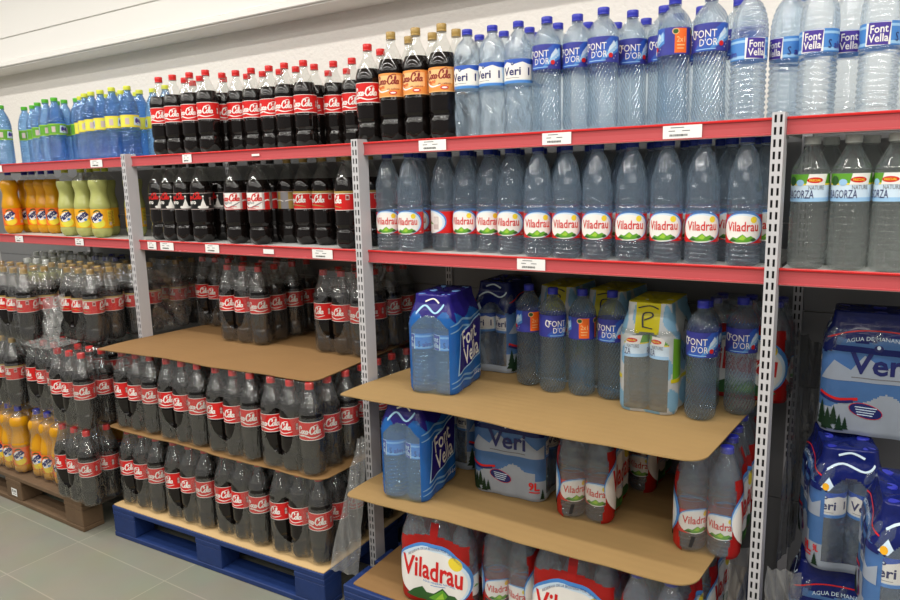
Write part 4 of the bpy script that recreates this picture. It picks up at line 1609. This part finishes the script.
def sheet(name, c, z, th, label, mt, group, wav=.004, rc=.03, nx=56, ny=22, sag=None):
    """c = front-left, front-right, back-right, back-left corners"""
    bm = bmesh.new()
    def P(s, t):
        x = (c[0][0] * (1 - s) + c[1][0] * s) * (1 - t) + (c[3][0] * (1 - s) + c[2][0] * s) * t
        y = (c[0][1] * (1 - s) + c[1][1] * s) * (1 - t) + (c[3][1] * (1 - s) + c[2][1] * s) * t
        W = c[1][0] - c[0][0]; D = c[3][1] - c[0][1]
        # round the front corners
        for sx in (0, 1):
            dx = (s if sx == 0 else 1 - s) * W; dy = t * D
            r = rc[sx] if isinstance(rc, tuple) else rc
            if dx < r and dy < r:
                px, py = r - dx, r - dy
                L = math.hypot(px, py); M_ = max(px, py)
                if L > 1e-6:
                    k = M_ / L
                    ndx, ndy = r - px * k, r - py * k
                    x += (ndx - dx) * (1 if sx == 0 else -1); y += (ndy - dy)
        edge = max(0, 1 - t / .22)
        y += edge * wav * (math.sin(s * 17 + 1) + .6 * math.sin(s * 41)) * .5
        zz = z + edge * (wav * .3 * math.sin(s * 11 + z * 20) + (sag(s) if sag else 0) * edge)
        return Vector((x, y, zz))
    ts = [i / ny for i in range(ny + 1)]
    ts = [t ** 1.7 for t in ts]
    ss = [.5 - .5 * math.cos(PI * i / nx) * (.35 + .65 * abs(math.cos(PI * i / nx)) ** .5) if False else i / nx for i in range(nx + 1)]
    top = [[bm.verts.new(P(s, t)) for s in ss] for t in ts]
    bot = [[bm.verts.new(P(s, t) - Vector((0, 0, th))) for s in ss] for t in ts]
    for j in range(ny):
        for i in range(nx):
            bm.faces.new((top[j][i], top[j][i + 1], top[j + 1][i + 1], top[j + 1][i]))
            bm.faces.new((bot[j][i], bot[j + 1][i], bot[j + 1][i + 1], bot[j][i + 1]))
    for i in range(nx):
        bm.faces.new((bot[0][i], bot[0][i + 1], top[0][i + 1], top[0][i]))
        bm.faces.new((bot[ny][i + 1], bot[ny][i], top[ny][i], top[ny][i + 1]))
    for j in range(ny):
        bm.faces.new((bot[j + 1][0], bot[j][0], top[j][0], top[j + 1][0]))
        bm.faces.new((bot[j][nx], bot[j + 1][nx], top[j + 1][nx], top[j][nx]))
    o = finish(name, bm, mt, None, smooth=True, sharp=40)
    tag(o, label, 'cardboard sheet', group)
    return o


def on_pallet(px, py, rz, a, b_):
    return (px + math.cos(rz) * a - math.sin(rz) * b_, py + math.sin(rz) * a + math.cos(rz) * b_)


q = [on_pallet(-1.2522, -.2686, .0472, a_, b_) for a_, b_ in ((.004, .004), (1.196, .004), (1.196, .79), (.004, .79))]
sheet('slip_sheet', q, .1475, .003, 'cream slip sheet with worn blue edge lying on the blue cola pallet', C_cream, None, wav=.0012, rc=.006)
q = [on_pallet(.045, -.225, .02, a_, b_) for a_, b_ in ((.03, .018), (1.19, .010), (1.19, .79), (.010, .79))]
sheet('slip_sheet', q, .1475, .003, 'brown slip sheet on the blue pallet under the red-wrapped water', C_brown, None, wav=.001, rc=.01)
L1, L2 = .1485, .4930
zc1 = L1 + .341
sheet('cardboard_sheet', [(-1.285, -.235), (-.050, -.200), (-.055, .53), (-1.262, .50)], zc1 + .0036, .003, 'brown cardboard sheet between the two layers of cola packs', C_brown, None, wav=.006, rc=(.03, .05))
L2 = zc1 + .0045
zc2 = L2 + .341
sheet('cardboard_sheet', [(-1.327, -.222), (-.095, -.165), (-.165, .53), (-1.280, .53)], zc2 + .0040, .0034, 'broad brown cardboard sheet on top of the stacked cola packs', C_brown, None, wav=.006, rc=(.02, .06), sag=lambda s: -.008 * (1 - s) ** 12 - .001 * s ** 18)
L3 = zc2 + .0055
W1 = .1485
zw1 = W1 + .319
sheet('cardboard_sheet', [(.045, -.195), (1.212, -.180), (1.255, .52), (.075, .50)], zw1 + .0040, .0034, 'lower tan cardboard sheet carrying the middle layer of water packs', C_tan, None, wav=.005, rc=(.03, .06), sag=lambda s: -.010 * (1 - s) ** 8)
W2 = zw1 + .0055
zw2 = W2 + .337
sheet('cardboard_sheet', [(.010, -.160), (1.222, -.178), (1.262, .53), (.065, .52)], zw2 + .0040, .0034, 'upper tan cardboard sheet carrying loose water bottles and packs', C_tan, None, wav=.007, rc=(.02, .06), sag=lambda s: -.006 * (1 - s) ** 14)
W3 = zw2 + .0055

# ------------------------------------------------------------------ packs, bay of the cola
g = 'clear-wrapped cola packs on the blue pallet'
COLN = ['leftmost', 'second', 'third', 'rightmost']
for lay, (zz, rz, nm) in enumerate(((L1, .0472, 'bottom'), (L2, .02, 'upper'))):
    for j in range(4):
        for i in range(4):
            if j > 0 and i < 3 and not (j == 1):
                continue
            if lay == 0:
                x, y = on_pallet(-1.2522, -.2686, .0472, .155 + i * .2965, .118 + j * .190)
            else:
                x, y = -1.108 + i * .2965 + .003 * j, -.130 + .006 * i + j * .190
            pr = pk_cola if (i + j + lay) % 2 else pk_cola_b
            row = ('in front', 'second row deep', 'third row deep', 'fourth row deep')[j]
            put(pr, x, y, zz, rz + R.uniform(-.012, .012), '%s layer cola pack in clear film, %s column from the left, %s' % (nm, COLN[i], row), 'pack', g)
g = 'clear-wrapped cola packs on the top sheet'
put(pk_cola_b, -.800, .212, L3, .03, 'cola pack standing alone in front on the broad cardboard sheet', 'pack', g)
put(pk_cola, -.795, .408, L3, .02, 'cola pack touching the back of the lone front pack on the broad sheet', 'pack', g)
put(pk_cola_b, -1.200, .395, L3, -.0, 'cola pack at the rear left of the broad sheet, half behind the lone one', 'pack', g)
put(pk_cola, -.270, .250, L3, .01, 'cola pack on the broad sheet just left of the middle upright', 'pack', g)
put(pk_cola_b, -.270, .446, L3, .0, 'cola pack behind the one left of the middle upright', 'pack', g)

# ------------------------------------------------------------------ packs, middle water bay
g = 'packs of water on the upper sheet'
put(pk_band, .285, .105, W3, .16, 'blue-wrapped pack with violet lozenge on the upper cardboard sheet', 'pack', g)
put(pk_snow, .345, .440, W3, .06, 'snowy blue pack in the dark behind the blue-wrapped pack on the upper sheet', 'pack', g)
put(pk_pale, .978, .255, W3, .03, 'pale pack with yellow strap and marker scrawl, in front among loose bottles', 'pack', g)
put(pk_pale, .600, .440, W3, .02, 'pale yellow-strapped pack at the back behind the first loose bottles', 'pack', g)
put(pk_pale, .792, .420, W3, -.04, 'pale yellow-strapped pack at the back, right of its twin, behind loose bottles', 'pack', g)
put(pk_red, 1.200, .484, W3, PI / 2, 'red-wrapped pack in the dark at the back right of the upper sheet', 'pack', g)
g = 'loose violet-labelled water on the upper sheet'
put_row(water_violet, [(.535, .250, -1.5), (.640, .215, .95), (.740, .225, -1.9), (.838, .232, .10)], W3, 'loose violet-labelled bottle on the upper sheet left of the scrawled pack, {o} of four', g, 0, .25, (1.03, 1.03, 1.05))
put_row(water_violet, [(1.133, .168, .05), (1.222, .270, .15)], W3, 'loose violet-labelled bottle on the upper sheet right of the scrawled pack, {o} of two', g, 0, .25, (1.03, 1.03, 1.05))
put_row(water_violet, [(1.120, .275, .3)], W3, 'loose bottle with only its blue cap showing behind the right-hand pair', g)
g = 'packs of water on the lower sheet'
put(pk_band, .240, -.010, W2, .14, 'blue-wrapped pack with violet lozenge on the lower cardboard sheet', 'pack', g)
put(pk_snow, .540, .140, W2, -PI / 2 + .06, 'snowy pack turned broadside on the lower sheet with 9L in red', 'pack', g)
put(pk_snow, .545, .345, W2, -PI / 2, 'snowy pack hidden behind the broadside one on the lower sheet', 'pack', g)
put(pk_red, .812, .150, W2, .12, 'red-wrapped pack in the middle of the lower sheet, end forward', 'pack', g)
put(pk_red, .868, .432, W2, .02, 'red-wrapped pack right behind the middle one on the lower sheet', 'pack', g)
put(pk_red, 1.188, .130, W2, .06, 'red-wrapped pack at the right front corner of the lower sheet', 'pack', g)
put(pk_red, 1.175, .425, W2, .02, 'red-wrapped pack behind the right front one on the lower sheet', 'pack', g)
put(pk_snow, .255, .300, W2, .05, 'snowy pack behind the blue-wrapped one on the lower sheet', 'pack', g)
g = 'packs of water on the pallet'
put(pk_red, .388, -.085, W1, -PI / 2 + .12, 'red-wrapped pack broadside on the pallet, leftmost with the large oval', 'pack', g)
put(pk_red, .622, .010, W1, .05, 'red-wrapped pack end forward on the pallet between two broadside ones', 'pack', g)
put(pk_red, .862, -.060, W1, -PI / 2 + .04, 'red-wrapped pack broadside on the pallet, second oval from the left', 'pack', g)
put(pk_red, 1.100, -.052, W1, .03, 'red-wrapped pack at the right front corner of the pallet', 'pack', g)
put(pk_red, .175, .215, W1, .05, 'red-wrapped pack set back at the left end of the pallet', 'pack', g)
put(pk_red, 1.115, .230, W1, .02, 'red-wrapped pack behind the right front corner one on the pallet', 'pack', g)
put(pk_red, .430, .215, W1, .0, 'red-wrapped pack behind the leftmost broadside one on the pallet', 'pack', g)

# ------------------------------------------------------------------ packs, right bay
g = 'snowy water packs of the right bay'
B1, B2_, B3 = .1445, .4820, .8195
put(pk_snow, 1.530, .170, B1, -PI / 2 + .1, 'snowy pack at the bottom right, lettering cut by the frame, under the window-end pack', 'pack', g)
put(pk_snow, 1.508, .200, B2_, .22, 'snowy pack with two labelled bottles in its window end, middle of the stack', 'pack', g)
put(pk_snow, 1.565, .290, B3, -PI / 2 + .06, 'snowy pack with large dark lettering lying on top of the right stack', 'pack', g)
put(pk_snow, 1.662, -.092, .4820, .10, 'snowy pack at the right edge standing nearer than the others', 'pack', g)
put(pk_snow, 1.662, -.092, B1, .10, 'snowy pack under the nearer one at the right edge', 'pack', g)

# ------------------------------------------------------------------ packs, left bay
g = 'packs stacked on the wooden pallet'
A1 = .1445; A2 = A1 + .3405; A3 = A2 + .3405
put(pk_cola, -1.435, -.250, A1, .0, 'bottom cola pack beside the blue pallet, overhanging the wooden pallet', 'pack', g)
put(pk_cola_b, -1.450, -.225, A2, .0, 'middle cola pack with red caps above the overhanging one', 'pack', g)
put(pk_free, -1.568, -.075, A3, .0, 'gold-capped cola pack on top of the left stack, next to the left upright', 'pack', g)
put(pk_orange, -1.760, -.195, A1, .0, 'orangeade pack beside the bottom cola pack, right one of the pair', 'pack', g)
put(pk_orange, -2.085, -.215, A1, .0, 'orangeade pack on the wooden pallet, left one of the pair', 'pack', g)
put(pk_orange, -2.390, -.215, A1, .0, 'orangeade pack at the left edge of the frame on the wooden pallet', 'pack', g)
put(pk_cola, -1.775, -.165, A2, .0, 'red-capped cola pack between the gold-capped and middle cola packs', 'pack', g)
put(pk_free, -2.075, -.205, A2, .0, 'gold-capped cola pack resting on the orangeade packs', 'pack', g)
put(pk_free, -2.375, -.195, A2, .0, 'gold-capped cola pack at the left edge on the orangeade', 'pack', g)
put(pk_free, -1.905, -.195, A3, .0, 'gold-capped cola pack on top of the left stack, left of the film-covered one', 'pack', g)
put(pk_free, -1.860, .010, A3, .0, 'gold-capped cola pack behind the top left one', 'pack', g)
put(pk_free, -1.560, .125, A3, .0, 'gold-capped cola pack behind the film-covered top one', 'pack', g)
put(pk_free, -1.530, .345, A3, .0, 'gold-capped cola pack in the dark behind the left upright', 'pack', g)
put(pk_free, -2.215, -.150, A3, .0, 'gold-capped cola pack at the top left edge of the frame', 'pack', g)
put(pk_orange, -1.960, .300, A3, .0, 'orangeade pack with blue caps in the dark behind the top cola packs', 'pack', g)
put(pk_lemon, -2.262, .300, A3, .0, 'pale lemonade pack with white caps far back behind the top left colas', 'pack', g)
put(pk_lemon, -2.230, .080, A3, .0, 'pale lemonade pack with white caps right behind the top left cola pack', 'pack', g)
put(pk_lemon, -2.56, .300, A3, .0, 'lemonade pack with white caps at the far left edge in the back', 'pack', g)
for x, y, z_, t_ in ((-1.75, .10, A2, 'second'), (-2.05, .02, A2, 'third'), (-1.75, .02, A1, 'second')):
    put(pk_cola if z_ > .3 else pk_orange, x, y, z_, 0, '%s pack hidden in the back of the left stack, %s from the upright' % ('cola' if z_ > .3 else 'orangeade', t_), 'pack', g)


# ------------------------------------------------------------------ torn film
def scrap(c, seed, amp, label, mt, n=36, group='torn film left hanging'):
    rr = random.Random(seed)
    ph = [(rr.uniform(4, 16), rr.uniform(4, 16), rr.uniform(0, 6), rr.choice((0, 1, 2))) for _ in range(10)]
    bm = bmesh.new()
    g_ = []
    for j in range(n + 1):
        row = []
        for i in range(n + 1):
            s, t = i / n, j / n
            p = (Vector(c[0]) * (1 - s) + Vector(c[1]) * s) * (1 - t) + (Vector(c[3]) * (1 - s) + Vector(c[2]) * s) * t
            e = .35 + .65 * math.sin(PI * s) * math.sin(PI * t)
            for k, (fa, fb, f0, ax) in enumerate(ph):
                v = 1 - 2 * abs(math.sin(fa * s + fb * t + f0))
                p[ax] += amp * v * e / (1 + .25 * k) * .6
            row.append(bm.verts.new(p))
        g_.append(row)
    for j in range(n):
        for i in range(n):
            bm.faces.new((g_[j][i], g_[j][i + 1], g_[j + 1][i + 1], g_[j + 1][i]))
    o = finish('torn_film', bm, mt, None, smooth=True, sharp=60)
    tag(o, label, 'plastic film', group)
    return o


scrap([(-1.742, -.225, .845), (-1.58, -.235, .845), (-1.56, -.195, 1.06), (-1.738, -.205, 1.02)], 3, .014, 'crumpled clear film hanging over the gold-capped cola packs at the left', F_scrap)
scrap([(-1.72, -.335, .838), (-1.50, -.345, .836), (-1.46, -.20, .848), (-1.72, -.20, .850)], 5, .009, 'clear film draped over red caps of the middle cola pack at left', F_scrap)
scrap([(-.045, -.19, .16), (.030, -.12, .12), (.028, -.03, .62), (-.030, -.02, .60)], 8, .013, 'limp strip of clear film hanging beside the middle upright between the pallets', F_scrap)
scrap([(1.370, .10, .45), (1.390, .34, .42), (1.43, .52, .98), (1.365, .30, 1.08)], 11, .022, 'dark crumpled film hanging right of the right upright', F_greyscrap)
scrap([(1.250, -.02, .16), (1.300, .06, .16), (1.300, .10, .48), (1.255, .06, .48)], 14, .010, 'wisp of film left of the right upright beside the red-wrapped packs', F_scrap)
scrap([(1.362, -.08, .165), (1.44, -.02, .165), (1.44, .05, .47), (1.362, -.02, .50)], 17, .014, 'pale torn film low down right of the right upright', F_scrap)
scrap([(-1.37, .10, .835), (-1.345, .27, .845), (-1.36, .42, 1.16), (-1.37, .12, 1.13)], 21, .016, 'clear film crumpled behind the left upright at the rear of the broad sheet', F_wisp)


def drop(o):
    for ch in list(o.children):
        drop(ch)
    bpy.data.objects.remove(o)


for p in PROTOS:
    drop(p)
